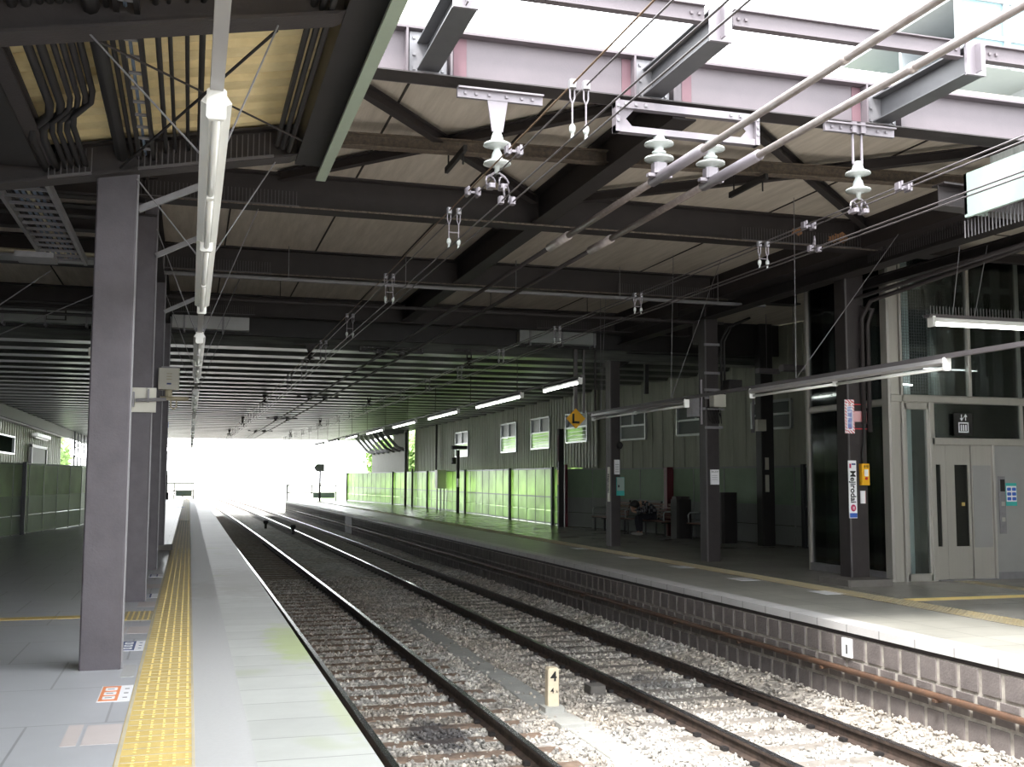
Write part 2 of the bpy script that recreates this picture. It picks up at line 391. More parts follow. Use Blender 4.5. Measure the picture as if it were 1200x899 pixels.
pos_mask(M['stone'], 2.55, 11.2, .45, 1.0, L((70,68,72)), .85)
pos_mask(M['stone'], 5.9, 13.2, .4, .8, L((80,78,80)), .7)
# ------------------------------------------------------------------ THE SETTING
Y0, YE = -30.0, 84.0             # canopy and platforms run this far
ZR = -0.13                      # right platform is a little lower
XL, XR = 1.02, 7.2              # platform edges

def yrange(a, b, st):
    n = max(1, int(math.ceil((b-a)/st))); return [a+(b-a)*i/n for i in range(n+1)]
def sweep(mb, prof, a, b, st=3.0, curve=True):
    ys = yrange(a, b, st); n = len(prof)
    v = [(p[0]+(K(y) if curve else 0), y, p[1]) for y in ys for p in prof]
    f = [(j*n+i, j*n+(i+1) % n, (j+1)*n+(i+1) % n, (j+1)*n+i) for j in range(len(ys)-1) for i in range(n)]
    f += [tuple(range(n))[::-1], tuple(range((len(ys)-1)*n, len(ys)*n))]
    return mb.add(v, f)
def rect(x0, x1, z0, z1): return [(x0,z0),(x1,z0),(x1,z1),(x0,z1)]

# --- left platform
S('floor_left', sweep(MB(), rect(-12, -.34, -1.3, 0), Y0, 80, curve=False), M['floor_l'])
S('floor_border', sweep(MB(), rect(.07, .385, -.3, 0), Y0, 80, curve=False), M['border'])
S('floor_edge', sweep(MB(), rect(.385, XL, -.28, 0), Y0, 80, curve=False), M['edge_slab'])
S('wall_platform_left', sweep(MB(), rect(.3, .86, -1.3, -.28), Y0, 80, curve=False), M['concrete_d'])
# tactile strip along the left platform
tp = empty('tactile_paving', (-.12, 5, 0), 'yellow tactile paving strip running along the near left platform edge', 'tactile paving')
sweep(MB(), rect(-.34, .07, -.3, .001), Y0, 80, curve=False).build('paving_base', M['yellow'], tp)
g = MB()
sweep(g, rect(-.335, -.315, .0, .003), Y0, 80, curve=False); sweep(g, rect(.055, .068, 0, .003), Y0, 80, curve=False)
y = 3.0
while y < 40:
    g.box(-.31, .055, y, y+.012, 0, .0026); y += .15
g.build('joint_lines', M['groove'], tp)
dt = MB()
for i, x in enumerate((-.245, -.175, -.105, -.035, .03)):
    y = 3.5
    while y < 24:
        if (y % .3) > .03:
            a, r_ = .0095, .006
            dt.add([(x-a,y-a,.0),(x+a,y-a,0),(x+a,y+a,0),(x-a,y+a,0),(x-r_,y-r_,.006),(x+r_,y-r_,.006),(x+r_,y+r_,.006),(x-r_,y+r_,.006)],
                   [(4,5,6,7),(0,1,5,4),(1,2,6,5),(2,3,7,6),(3,0,4,7)])
        y += .06
    sweep(dt, rect(x-.01, x+.01, 0, .005), 24, 79, curve=False)
tag(dt.build('raised_dots', M['yellow_hi'], tp), kind='stuff')
# branch line across to the left
bl = empty('tactile_paving', (-2, 12.6, 0), 'thin yellow guide line crossing the left platform behind the nearest column', 'tactile paving')
mb = MB()
for k in range(18): mb.box(-.72-(k+1)*.3+.004, -.72-k*.3-.004, 12.5, 12.72, 0, .004)
mb.build('guide_tiles', M['yellow'], bl)
mb = MB(); mb.box(-.64, -.345, 12.15, 12.95, 0, .004); mb.build('warning_tile', M['yellow_r'], bl)
mb = MB()
for k in range(5): mb.box(-.61+k*.055, -.59+k*.055, 12.18, 12.92, 0, .008)
mb.build('raised_bars', M['yellow_hi'], bl)

# --- right platform
S('floor_right', sweep(MB(), rect(8.98, 16, -1.3, ZR), Y0, 79), M['floor_r'])
S('floor_slabs_right', sweep(MB(), rect(7.5, 8.96, -.4, ZR), Y0, 79), M['slab_r'])
S('trim_1', sweep(MB(), rect(XR, 7.5, -.22, ZR), Y0, 79), M['coping'])
S('trim_2', sweep(MB(), rect(XR+.03, 7.6, -.27, -.22), Y0, 79), M['steel_dark'])
tr = empty('tactile_paving', (9.2, 12, ZR), 'worn yellow tactile strip along the opposite platform past the elevator', 'tactile paving')
sweep(MB(), rect(9.0, 9.42, ZR-.01, ZR+.002), Y0, 78).build('paving_base', M['yellow_r'], tr)
dt = MB(); y = 9.0
while y < 30:
    for i in range(6):
        x = 9.04+.066*i+K(y); dt.box(x, x+.03, y, y+.03, ZR, ZR+.008)
    y += .066
tag(dt.build('raised_dots', M['yellow_r'], tr), kind='stuff')
tr2 = empty('tactile_paving', (11, 12.7, ZR), 'yellow guide line branching across the opposite platform to the elevator door', 'tactile paving')
mb = MB(); mb.box(9.44, 12.1, 12.55, 12.85, ZR-.01, ZR+.003); mb.box(11.95, 12.25, 12.85, 14.9, ZR-.01, ZR+.003); mb.build('guide_tiles', M['yellow_r'], tr2)
mb = MB()
for k in range(4): mb.box(9.46, 12.1, 12.58+k*.07, 12.61+k*.07, ZR, ZR+.008)
mb.build('raised_bars', M['yellow_hi'], tr2)

# block wall under the right platform
S('wall_platform_right', sweep(MB(), rect(7.235, 9.2, -1.4, -.25), Y0, 79), M['mortar'])
bk = MB()
rows = ((-.275, -.515, .30), (-.53, -.62, .30), (-.66, -.765, .30), (-.785, -1.12, .30))
for ri, (zt, zb, wl) in enumerate(rows):
    y = 3.0 + .07*ri
    while y < 78.5:
        x = XR+.02+K(y); y1 = y+wl-.035
        if not (48.5 < y < 50.6):
            bk.add([(x+.05,y,zb),(x+.05,y1,zb),(x+.05,y1,zt),(x+.05,y,zt),(x,y+.015,zb+.012),(x,y1-.015,zb+.012),(x,y1-.015,zt-.012),(x,y+.015,zt-.012)],
                   [(4,5,6,7),(0,1,5,4),(1,2,6,5),(2,3,7,6),(3,0,4,7)])
        y += wl
S('wall_platform_blocks', bk, M['block'])
S('wall_platform_gap_shade', MB().box(7.22+K(49.5), 7.3+K(49.5), 48.4, 50.7, -1.15, -.27), M['black'])  # black box flush with the blocks paints the darkness of a gap
# brown conduit pipe along the block wall
pp = empty('conduit_pipe', (7.15, 10, -.66), 'rusty brown conduit pipe running along the block wall below the opposite platform', 'pipe')
MB().tube([(7.165+K(y), y, -.635) for y in yrange(4, 72, 3)], .035, 10).build('pipe', M['conduit'], pp, True)
for k in range(34):
    y = 5.2+k*2.0
    MB().box(7.12+K(y), 7.24+K(y), y, y+.05, -.69, -.66).build('clamp', M['conduit'], pp)

# --- track bed
def bedz(x, y):
    z = -1.165
    if x > 6.5: z += min(.17, (x-6.5)*.28)
    if 3.45 < x-K(y) < 5.0: z += .035*math.sin((x-K(y)-3.45)/1.55*PI)
    return z
mb = MB()
xs = [.8+.25*i for i in range(28)]; ys = yrange(-8, 260, 2.0)
mb.grid(lambda x, y: (x+K(min(y, 300)), y, bedz(x, y)), xs, ys)
S('ground_ballast', mb, M['stone'])
# loose stones over the near part of the bed: nobody could count them
rng = np.random.default_rng(3)
ico = bmesh.new(); bmesh.ops.create_icosphere(ico, subdivisions=1, radius=1.0)
iv = np.array([v.co[:] for v in ico.verts]); fi = np.array([[v.index for v in f.verts] for f in ico.faces]); ico.free()
N = 62000
px = rng.uniform(.9, 7.2, N); t_ = rng.uniform(0, 1, N); py = 5.0+24.0*t_**1.35
def near_rail(x, y):
    return (np.abs(x-1.8) < .075) | (np.abs(x-3.16) < .075) | (np.abs(x-5.2) < .075) | (np.abs(x-6.54) < .075)
ph1 = (py % .6); onsl = ((px > 1.2) & (px < 3.7)) | ((px > 4.55) & (px < 7.1))
keep = ~near_rail(px, py) & ~(onsl & (ph1 < .24) & (rng.uniform(0,1,N) < .88)) & ~((px > 3.86) & (px < 4.22) & (rng.uniform(0,1,N) < .9) & (py < 20))
px, py = px[keep], py[keep]; n = len(px)
sc = rng.uniform(.013, .030, (n, 1, 1))*rng.uniform(.6, 1.25, (n, 1, 3))
ang = rng.uniform(0, 2*PI, n); ca, sa = np.cos(ang), np.sin(ang)
vv = (iv[None]*(1+rng.uniform(-.28, .28, (n, len(iv), 1))))*sc
vx = vv[..., 0]*ca[:, None]-vv[..., 1]*sa[:, None]; vy = vv[..., 0]*sa[:, None]+vv[..., 1]*ca[:, None]
kz = -0.00012*np.maximum(0, py-8)**2
bz = np.array([bedz(a, b_) for a, b_ in zip(px, py)])+rng.uniform(-.004, .022, n)
vv = np.stack([vx+(px+kz)[:, None], vy+py[:, None], vv[..., 2]+bz[:, None]], -1).reshape(-1, 3)
ff = (fi[None]+(np.arange(n)*len(iv))[:, None, None]).reshape(-1, 3)
me = bpy.data.meshes.new('ballast_stones'); me.vertices.add(len(vv)); me.vertices.foreach_set('co', vv.ravel())
me.loops.add(ff.size); me.loops.foreach_set('vertex_index', ff.ravel().astype(np.int32))
me.polygons.add(len(ff)); me.polygons.foreach_set('loop_start', np.arange(0, ff.size, 3, dtype=np.int32))
me.update(calc_edges=True); me.materials.append(M['stone'])
o = bpy.data.objects.new('ballast_stones', me); COL.objects.link(o)
tag(o, 'loose grey and tan ballast stones filling the track bed', 'ballast', kind='stuff')

# sleepers
def sleeper(xc, y, mt_, label, group):
    mb = MB(); x = xc+K(y)
    mb.bev(-1.1, 1.1, -.11, .11, 0, .16, .015, 'x')
    return mb, x
protos = {}
for key, xc, mt_, lab, grp in (('b', 2.48, 'sleeper_b', 'brown stained sleeper under the near track', 'sleepers of the near track'),
                               ('g', 5.87, 'sleeper_g', 'grey sleeper under the far track beside the block wall', 'sleepers of the far track')):
    y = 4.92
    while y < 78:
        if key not in protos:
            mb = MB(); mb.bev(-1.12, 1.12, -.11, .11, 0, .16, .015, 'x')
            o = mb.local('railway_sleeper', M[mt_]); protos[key] = o
        else:
            o = protos[key].copy(); COL.objects.link(o)
        o.location = (xc+K(y), y, -1.312)
        tag(o, lab, 'railway sleeper', grp)
        y += .6
# rails
def rail(xc, label, top=-1.0):
    t = empty('rail', (xc, 10, top-.153), label, 'rail')
    pr = [(-.064,-.153),(.064,-.153),(.064,-.142),(.012,-.122),(.009,-.05),(.033,-.038),(.033,-.006),(-.033,-.006),(-.033,-.038),(-.009,-.05),(-.012,-.122),(-.064,-.142)]
    sweep(MB(), [(xc+a, top+b_) for a, b_ in pr], -6, 200, 3).build('rail_profile', M['rail_side'], t)
    sweep(MB(), [(xc-.033,top-.006),(xc+.033,top-.006),(xc+.028,top),(xc-.028,top)], -6, 200, 3).build('running_surface', M['rail_top'], t)
    f = MB(); y = 5.0
    while y < 45:
        for sx in (-1, 1): f.box(xc+sx*.085-.03+K(y), xc+sx*.085+.03+K(y), y-.05, y+.03, top-.153, top-.115)
        y += .6
    tag(f.build('fastening', M['steel_black'], t), kind='stuff')
rail(1.80, 'steel rail of the near track right beside the left platform edge')
rail(3.16, 'steel rail of the near track on its side towards the kilometre post')
rail(5.20, 'steel rail of the far track just behind the small kilometre post')
rail(6.54, 'steel rail of the far track nearest the block wall')
# cable trough between the tracks
tq = empty('cable_trough', (4.04, 10, -1.14), 'flat grey concrete cable trough half buried in ballast between the tracks', 'cable trough')
y = 5.5
while y < 20:
    MB().bev(3.88+K(y)+.02*math.sin(y*2), 4.2+K(y)+.02*math.sin(y*2), y+.006, y+.594, -1.2, -1.118-.008*((int(y*10)) % 3), .01, 'y').build('lid', M['concrete'], tq); y += .6

# --- high concrete ceiling over the middle bay
mb = MB(); mb.box(-12, 18, 9.2, 24.2, 5.42, 5.6)
S('ceiling_concrete', mb, M['ceiling'])
jt = MB()
x = -11.7
for i in range(14): jt.box(x+i*1.52-.012, x+i*1.52+.012, 9.3, 24.1, 5.408, 5.421)
for yy in (14.0,18.7): jt.box(-12, 18, yy-.01, yy+.01, 5.41, 5.421)
S('trim_3', jt, M['joint'])
# --- low ribbed roof beyond
mb = MB(); mb.box(-14, 18, 24.2, 34.5, 4.68, 4.9); mb.box(-7.3, 13.15, 34.5, YE, 4.68, 4.9)  # roof kept short on the left, an added slot for daylight
S('wall_bulkhead_middle', MB().box(-14, 18, 24.1, 24.2, 4.62, 5.42), M['steel_black'])
S('trim_slot_screen', MB().box(-7.4, -7.25, 34.5, YE, 3.95, 4.7), M['steel_black'])  # screen added to hide the roof slot that lights the left fence
rb = MB(); y = 24.5
while y < YE:
    rb.prism([(y,4.685),(y+.22,4.44),(y+.80,4.44),(y+1.02,4.685)], lambda p, t, a_=(-14 if y < 33 else -7.3), b_=(18 if y < 33 else 13.15): (a_+(b_-a_)*t, p[0], p[1]))
    y += 1.55
S('ceiling_ribbed', mb, M['deck_grey']); S('ceiling_ribs', rb, M['deck_grey'])
# --- roof over the right platform near the camera and the left platform
S('ceiling_sky_blocker_left', MB().box(-12, -2.3, Y0, 9.2, 4.5, 4.7), M['steel_black'])  # unseen roof added to block the sky from the left
S('wall_sun_blocker_left', MB().box(-12, 1.07, 9.3, 9.36, 4.35, 5.6), M['steel_black'])  # added to keep sun from entering above the left canopy
S('wall_light_blocker_right', MB().box(10.6, 18, 9.0, 9.06, 4.6, 5.5), M['steel_black'])  # added out of view to stop light entering above the right canopy
S('ceiling_right_front', MB().box(7.75, 18, Y0, 8.9, 4.66, 4.8), M['deck_grey'])
# edge girder of the high ceiling, right side
S('ceiling_right_high', MB().box(9.6, 10.3, 9.0, 24.2, 4.98, 5.42), M['steel_dark'])

# --- fence and walls, right side
def along(pts, y):
    for (xa, ya), (xb, yb) in zip(pts, pts[1:]):
        if ya <= y <= yb: return xa+(xb-xa)*(y-ya)/(yb-ya)
    return pts[-1][0] if y > pts[-1][1] else pts[0][0]
FR = [(12.45, 35.2), (12.72, 50), (12.6, 65), (11.2, 80)]
FB = [(14.6, 19.0), (14.3, 23), (13.05, 33.2), (12.5, 35.22)]
def fence(name_lbl, pts, z0, z1, up_mat, low_mat, post_mat, st=1.15, posts=(), sgn=1, group=None):
    t = empty('panel_fence', (along(pts, pts[0][1]), pts[0][1], z0), name_lbl, 'fence', group)
    ys = yrange(pts[0][1], pts[-1][1], st); zm = z0+.98; zl = z0+.5
    U = MB(); Lw = MB(); R_ = MB()
    for a, b_ in zip(ys, ys[1:]):
        xa, xb = along(pts, a), along(pts, b_)
        g_ = .02
        for (mbx, za, zb) in ((U, zm+.03, z1-.03), (Lw, z0+.07, zl-.01), (Lw, zl+.01, zm-.01)):
            mbx.bar((xa+(xb-xa)*g_, a+(b_-a)*g_, (za+zb)/2), (xb-(xb-xa)*g_, b_-(b_-a)*g_, (za+zb)/2), .02, zb-za)
        for zz, h in ((z1-.02, .05), (zm+.01, .04), (z0+.05, .05)):
            R_.bar((xa, a, zz), (xb, b_, zz), .05, h)
        R_.box(xa-.02, xa+.02, a-.018, a+.018, z0, z1)
    U.build('upper_panels', up_mat, t); Lw.build('lower_panels', low_mat, t); R_.build('rails_and_mullions', M['grey_panel'], t)
    for yp in posts:
        xp = along(pts, yp)-.06*sgn
        MB().box(xp-.05, xp+.05, yp-.06, yp+.06, z0-.02, z1+.03).build('post', post_mat, t)
    return t
fence('long fence of pale green translucent panels along the back of the opposite platform', FR, ZR, 1.9, M['white_panel'], M['lower_panel'], M['fence_post'], 1.2, (36.5, 42.2, 50.2, 58.5, 67.5, 79.9))
fence('dark grey green panel fence behind the bench in the shade', FB, ZR, 1.85, M['shaded_panel'], M['grey_panel'], M['fence_post'], 1.6, (23.0,))
T('fence_pillar', MB().bev(13.36, 13.6, 28.9, 29.14, ZR, 1.86, .01), M['dred'], 'dark red pillar in the shaded fence behind the benches', 'pillar')
T('fence_pillar', MB().bev(12.36, 12.46, 35.0, 35.14, ZR, 2.0, .01), M['dred'], 'thin dark red pillar where the bright green fence ends', 'pillar')

def corr_wall(nm, pts, z0, z1, holes, mt_, pitch=.32, off=.25, sgn=1, depth=.06):
    """vertical corrugated sheet following pts, with window openings (ya, yb, za, zb)"""
    mb = MB(); ys = set(yrange(pts[0][1], pts[-1][1], pitch/2))
    ys = sorted(ys)
    for i, (a, b_) in enumerate(zip(ys, ys[1:])):
        xa, xb = along(pts, a)+off*sgn, along(pts, b_)+off*sgn
        d = depth if i % 2 else 0
        mid = (a+b_)/2; seg = [(z0, z1)]
        for ha, hb, hz0, hz1 in holes:
            if ha < mid < hb: seg = [(z0, hz0), (hz1, z1)]
        for za, zb in seg:
            mb.bar((xa+d*sgn, a, (za+zb)/2), (xb+d*sgn, b_, (za+zb)/2), .05, zb-za)
    return S(nm, mb, mt_)
WR = [(12.75, 33.6), (12.85, 50), (12.8, 64.3)]
WB = [(14.6, 19.0), (14.3, 23), (13.05, 33.2), (12.9, 35.0)]
HR = [(51.2, 53.7, 2.62, 3.82), (42.9, 45.2, 2.65, 3.85), (38.5, 40.8, 2.68, 3.85), (34.4, 36.6, 2.8, 3.8)]
HB = [(30.6, 32.2, 2.75, 3.6), (26.9, 28.8, 2.78, 3.6), (23.6, 25.2, 2.8, 3.5), (21.2, 22.5, 2.8, 3.5)]
corr_wall('wall_right_far', WR, 1.9, 4.6, HR, M['corrugated'], depth=.03)
corr_wall('wall_right_near', WB, 1.85, 5.4, HB, M['corrugated'], .6, .12, depth=.015)
for i, (pts, hs, gm) in enumerate(((WR, HR, M['pane_g']), (WB, HB, M['pane_d']))):
    for (ya, yb, za, zb) in hs:
        xm = along(pts, (ya+yb)/2)+(.25 if i == 0 else .12)
        t = empty('window_%d' % (1+i*4+hs.index((ya, yb, za, zb))), (xm, (ya+yb)/2, za), None, None); t['kind'] = 'structure'
        f = MB(); x0, x1 = xm-.06, xm+.06
        def xx(y, o_=(.25 if i == 0 else .12)): return along(pts, y)+o_
        for zz in (za, zb): f.bar((xx(ya)-.03, ya, zz), (xx(yb)-.03, yb, zz), .1, .06)
        f.bar((xx(ya)-.03, ya, za+(zb-za)*.52), (xx(yb)-.03, yb, za+(zb-za)*.52), .08, .05)
        for yy in (ya, yb): f.box(xx(yy)-.08, xx(yy)+.04, yy-.03, yy+.03, za, zb)
        f.box(xx((ya+yb)/2)-.06, xx((ya+yb)/2)+.02, (ya+yb)/2-.02, (ya+yb)/2+.02, za+(zb-za)*.52, zb)
        f.build('window_frame', M['alu'], t)
        MB().bar((xx(ya), ya, za+(zb-za)*.76), (xx(yb), yb, za+(zb-za)*.76), .02, (zb-za)*.46).build('upper_pane', M['pane_d'], t)
        MB().bar((xx(ya), ya, za+(zb-za)*.26), (xx(yb), yb, za+(zb-za)*.26), .02, (zb-za)*.46).build('lower_pane', gm, t)
        if i == 0:
            lv = MB()
            for k in range(4): lv.bar((xx(ya)-.03, ya, za+.1+k*.13), (xx(yb)-.03, yb, za+.1+k*.13), .03, .02)
            lv.build('louvre_blades', M['alu'], t)
# solid backing behind the shaded fence, low end added against leaking daylight
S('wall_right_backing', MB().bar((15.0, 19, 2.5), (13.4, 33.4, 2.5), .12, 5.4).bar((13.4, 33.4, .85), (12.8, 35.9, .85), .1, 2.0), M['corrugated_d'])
S('wall_sky_blocker_right', MB().box(16.5, 16.7, Y0, 19.2, -.2, 5.5), M['corrugated'])  # added to close the side and keep sky light off the elevator
# outer frames and dark sheeting past the wall end
mb = MB()
for k in range(44): mb.box(12.6, 12.68+.05*(k % 2), 64.3+k*.3, 64.6+k*.3, 1.9, 4.65 if k < 16 else 3.4)
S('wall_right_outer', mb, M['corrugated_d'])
for k in range(7):
    y = 65.0+k*1.9
    mb = MB(); mb.bar((12.5, y, 4.35), (11.2, y, 4.35), .16, .2); mb.bar((12.75, y, 3.2), (12.1, y, 3.4), .14, .18); mb.bar((12.1, y, 3.4), (11.3, y, 4.3), .14, .18)
    T('bracket_frame', mb, M['grey_steel'], 'bent steel bracket in the row under the far roof end above the green fence', 'bracket', 'bent brackets under the far roof end')

# --- left side fence, building, greenery
FL = [(-6.4, 19), (-4.48, 29.4), (-3.25, 36.5), (-2.7, 44), (-2.6, 62), (-3.2, 80)]
fence('panel fence with pale green upper panels at the back of the left platform', FL, 0, 1.87, M['left_panel'], M['grey_panel'], M['fence_post'], 1.25, (23.4, 30.9, 38.2, 50), sgn=-1)
BL = [(-8.3, 20), (-8.0, 75)]
HL = [(48.0, 55.2, 2.6, 3.35), (60.3, 66.5, 1.5, 3.1)]
corr_wall('wall_left_building', BL, 0, 4.1, [HL[0]], M['corrugated'], .7, .0, -1)
S('trim_4', MB().bev(-8.6, -7.7, 20, 76, 4.05, 4.42, .08, 'y'), M['light_steel'])
S('wall_sky_blocker_left', MB().box(-12, -11.8, Y0, 50, -.1, 5.4), M['steel_black'])  # unseen wall added to keep the left platform dark
t = empty('window_9', (-8, 51.6, 2.6), None, None); t['kind'] = 'structure'
mb = MB(); mb.box(-8.1,-7.9,48,48.1,2.6,3.35); mb.box(-8.1,-7.9,55.1,55.2,2.6,3.35); mb.box(-8.1,-7.9,48,55.2,2.55,2.62); mb.box(-8.1,-7.9,48,55.2,3.33,3.4)
mb.build('window_frame', M['alu'], t); MB().box(-8.05,-8.02,48.1,55.1,2.6,3.35).build('window_pane', M['pane_l'], t)
d = empty('door_1', (-7.95, 63, 0), None, None); d['kind'] = 'structure'
MB().box(-7.93,-7.86,60.4,66.2,0,3.05).build('door_leaf', M['corrugated_d'], d); 
mb = MB(); mb.box(-7.95,-7.8,60.2,60.4,0,3.15); mb.box(-7.95,-7.8,66.2,66.4,0,3.15); mb.box(-7.95,-7.8,60.2,66.4,3.05,3.2); mb.build('door_frame', M['grey_steel'], d)
t = empty('wall_lamp', (-7.7, 63, 3.6), 'small white lamp above the door of the left side building', 'lamp')
MB().box(-7.9,-7.6,60.5,66,3.62,3.8).build('housing', M['white'], t); MB().tube([(-7.75,60.7,3.58),(-7.75,65.8,3.58)], .05, 8).build('lamp_tube', M['tube'], t)
# glazed frame past the building
mb = MB()
for k in range(7): mb.box(-7.2, -7.1, 74.5+k*2.2, 74.6+k*2.2, 0, 4.6)
for z in (1.9, 2.8, 3.4, 3.7, 4.5): mb.box(-7.22, -7.08, 74.5, 88, z, z+.09)
T('trellis_frame', mb, M['grey_steel'], 'grey open steel frame at the far end of the left building', 'frame')

# --- outside: ground, banks, trees
S('ground', MB().box(-400, 400, -60, 700, -1.6, -1.32), M['ground'])
def bank(nm, x0, x1, y0, y1, h, sg):
    rg = random.Random(int(abs(x0)*7+y0)); mb = MB()
    us = [x0+(x1-x0)*i/10 for i in range(11)]; vs_ = yrange(y0, y1, 2.0)
    mb.grid(lambda x, y: (x, y, -1.2+h*min(1, abs(x-x0)/abs(x1-x0)*1.6)+rg.uniform(-.25, .25)), us, vs_)
    return S(nm, mb, M['grass'])
bank('ground_bank_right', 14.2, 34, 20, 130, 5.5, 1)
bank('ground_bank_left', -9.2, -30, 52, 130, 5.0, -1)
def crown(c, r, n, rg):
    mb = MB()
    for _ in range(n):
        th = rg.uniform(0, 2*PI); ph = math.acos(rg.uniform(-1, 1)); q = r*rg.uniform(.55, 1.0)
        p = Vector((c[0]+q*math.sin(ph)*math.cos(th), c[1]+q*math.sin(ph)*math.sin(th), c[2]+q*.85*math.cos(ph)))
        a = Vector((rg.uniform(-1,1), rg.uniform(-1,1), rg.uniform(-1,1))).normalized(); b_ = a.orthogonal().normalized(); s = rg.uniform(.18, .4)
        mb.add([p-a*s, p+b_*s*.6, p+a*s, p-b_*s*.6], [(0,1,2,3)])
    return mb
rg = random.Random(5)
trees = [(16.5,70),(17,77),(16,84),(19,90),(15.8,62),(17.5,98),(-12,82),(-11,90),(-14,97),(16,54),(16,46),(16.3,38)]
for i, (x, y) in enumerate(trees):
    h = rg.uniform(2.0, 3.2); z = 0
    t = empty('leafy_tree', (x, y, z), ('bright green leafy tree outside beyond the opposite platform fence' if x > 0 else 'bright green leafy tree outside past the left building'), 'tree', 'trees beyond the right fence' if x > 0 else 'trees past the left building')
    crown((x, y, z+h+.8), 2.3, 900, rg).build('foliage', M['leaf'], t)
    MB().tube([(x, y, z-.6), (x+.1, y, z+h*.5), (x, y+.1, z+h+.6)], [.16, .13, .07], 7).build('trunk', M['conduit'], t)
# ------------------------------------------------------------------ STEEL COLUMNS
LC = [9.12, 13.95, 18.68, 23.65]
llab = ['purple grey steel column standing nearest on the left platform', 'purple grey steel column second from the front on the left platform',
        'purple grey steel column third from the front on the left platform, grey speaker box beside it', 'fourth and farthest purple grey steel column on the left platform with a blue sticker']
for i, y in enumerate(LC):
    z1 = (4.0, 4.92, 4.9, 4.9)[i]
    t = empty('steel_column', (-.63, y+.15, 0), llab[i], 'column', 'columns of the left platform')
    mb = MB(); mb.bev(-.785, -.475, y, y+.3, 0, z1, .012)
    mb.build('shaft', M['column'], t)
    mb = MB(); mb.box(-.475, -.462, y+.02, y+.05, 0, z1); mb.build('corner_bead', M['grey_steel'], t)
    if i == 3:
        MB().box(-.82, -.3, y-.08, y+.38, 0, .1).build('base_plinth', M['concrete_d'], t)
        for zz, h, mm in ((2.55, .12, 'blue'), (2.2, .26, 'paper'), (1.55, .5, 'paper')):
            MB().box(-.475, -.455, y+.05, y+.2, zz, zz+h).build('sticker', M[mm], t)
RC = [(10.05, 14.9), (9.93, 19.6), (9.93, 24.75)]
rlab = ['dark steel column in front of the elevator shaft with a station name plate', 'dark steel column with a white notice and junction boxes on the opposite platform',
        'dark steel column with two small notices, farthest of the three on the opposite platform']
cols_r = []
for i, (x, y) in enumerate(RC):
    w_ = (.34, .29, .26)[i]
    t = empty('steel_column', (x+w_/2, y+.15, ZR), rlab[i], 'column', 'columns of the opposite platform')
    MB().bev(x, x+w_, y, y+.32, ZR, 5.0, .012).build('shaft', M['column_r'], t)
    MB().bev(x-.008, x+.02, y-.008, y+.02, ZR, 5.0, .004).build('corner_bead', M['trunk_dark'], t)
    if i == 0: MB().bev(9.7, 10.5, 14.45, 15.3, ZR, ZR+.1, .03).build('base_plinth', M['concrete_d'], t)
    else: MB().box(x+.02, x+w_-.02, y+.3, y+.6, 4.3, 4.95).build('knee_plate', M['column_r'], t)
    cols_r.append(t)
t = empty('steel_column', (13.75, 24.0, ZR), 'black steel column at the back of the opposite platform beside a cable box', 'column')
MB().bev(13.6, 13.95, 23.85, 24.15, ZR, 5.4, .02).build('shaft', M['steel_black'], t)
for zz in (1.2, 1.75): MB().box(13.68, 13.78, 23.83, 23.85, zz, zz+(.42 if zz < 1.5 else .3)).build('notice', M['ivory'], t)

# ------------------------------------------------------------------ ROOF BEAMS
def rivets(mb, pts, r=.012):
    for p in pts: mb.box(p[0]-r, p[0]+r, p[1]-r, p[1]+r, p[2]-r, p[2]+r)
blab = ['broad dark roof beam spanning both tracks behind the pink girder', 'second broad dark roof beam spanning both tracks above a long pipe', 'third dark roof beam spanning both tracks at the edge of the ribbed roof']
for i, y in enumerate((13.95, 18.7, 23.6)):
    t = empty('roof_beam', (4.5, y, 4.95), blab[i], 'beam', 'beams of the high roof')
    mb = MB(); mb.ibeam((-12, y, 5.19), (11.5, y, 5.19), .3, .46, .025, .02); mb.build('i_section', M['steel_dark'], t)
    if i < 2: MB().box(-.4, 9.9, y-.156, y-.15, 4.961, 4.984).build('flange_edge', M['flake'], t)
    st = MB()
    for x in (4.55, -.6, 9.6): st.box(x-.012, x+.012, y-.15, y+.15, 4.98, 5.4)
    st.build('stiffener', M['steel_dark'], t)
    for xa, xb in ((-.9, 1.25), (7.6, 10.6)):
        pc = MB(); x = xa
        while x < xb: pc.box(x, x+.006, y-.17, y-.164, 4.985, 5.2-.03); x += .045
        pc.box(xa, xb, y-.175, y-.16, 4.975, 4.99)
        pc.build('bird_spikes', M['trunk_dark'], t)
    if i == 0:
        pb = MB()
        for cx_, cz, r_ in ((8.6, 5.2, .09), (9.35, 5.16, .12), (9.2, 5.13, .08)):
            pb.prism([(cx_+r_*(1+.3*math.sin(k*2.3))*math.cos(k*PI/5), cz+r_*.6*(1+.3*math.cos(k*3.1))*math.sin(k*PI/5)) for k in range(10)], lambda p, tt: (p[0], y-.0135-.006*tt, p[1]))
        pb.build('rust_patch', M['dred2'], t)
# pipe runs across below the second and third beam
for zz, yy, lab in ((4.83, 18.2, 'long grey pipe running across the hall just below the second dark beam'), (4.72, 19.9, 'thin dark pipe running across the hall behind the second beam')):
    mb = MB(); mb.tube([(-1.5, yy, zz), (10.5, yy, zz)], .035, 10)
    for k in range(6):
        x = -.5+k*2; mb.tube([(x, yy, zz), (x, yy, 5.4)], .008, 5)
    T('service_pipe', mb, M['grey_steel'] if yy < 19 else M['steel_dark'], lab, 'pipe', smooth=False)
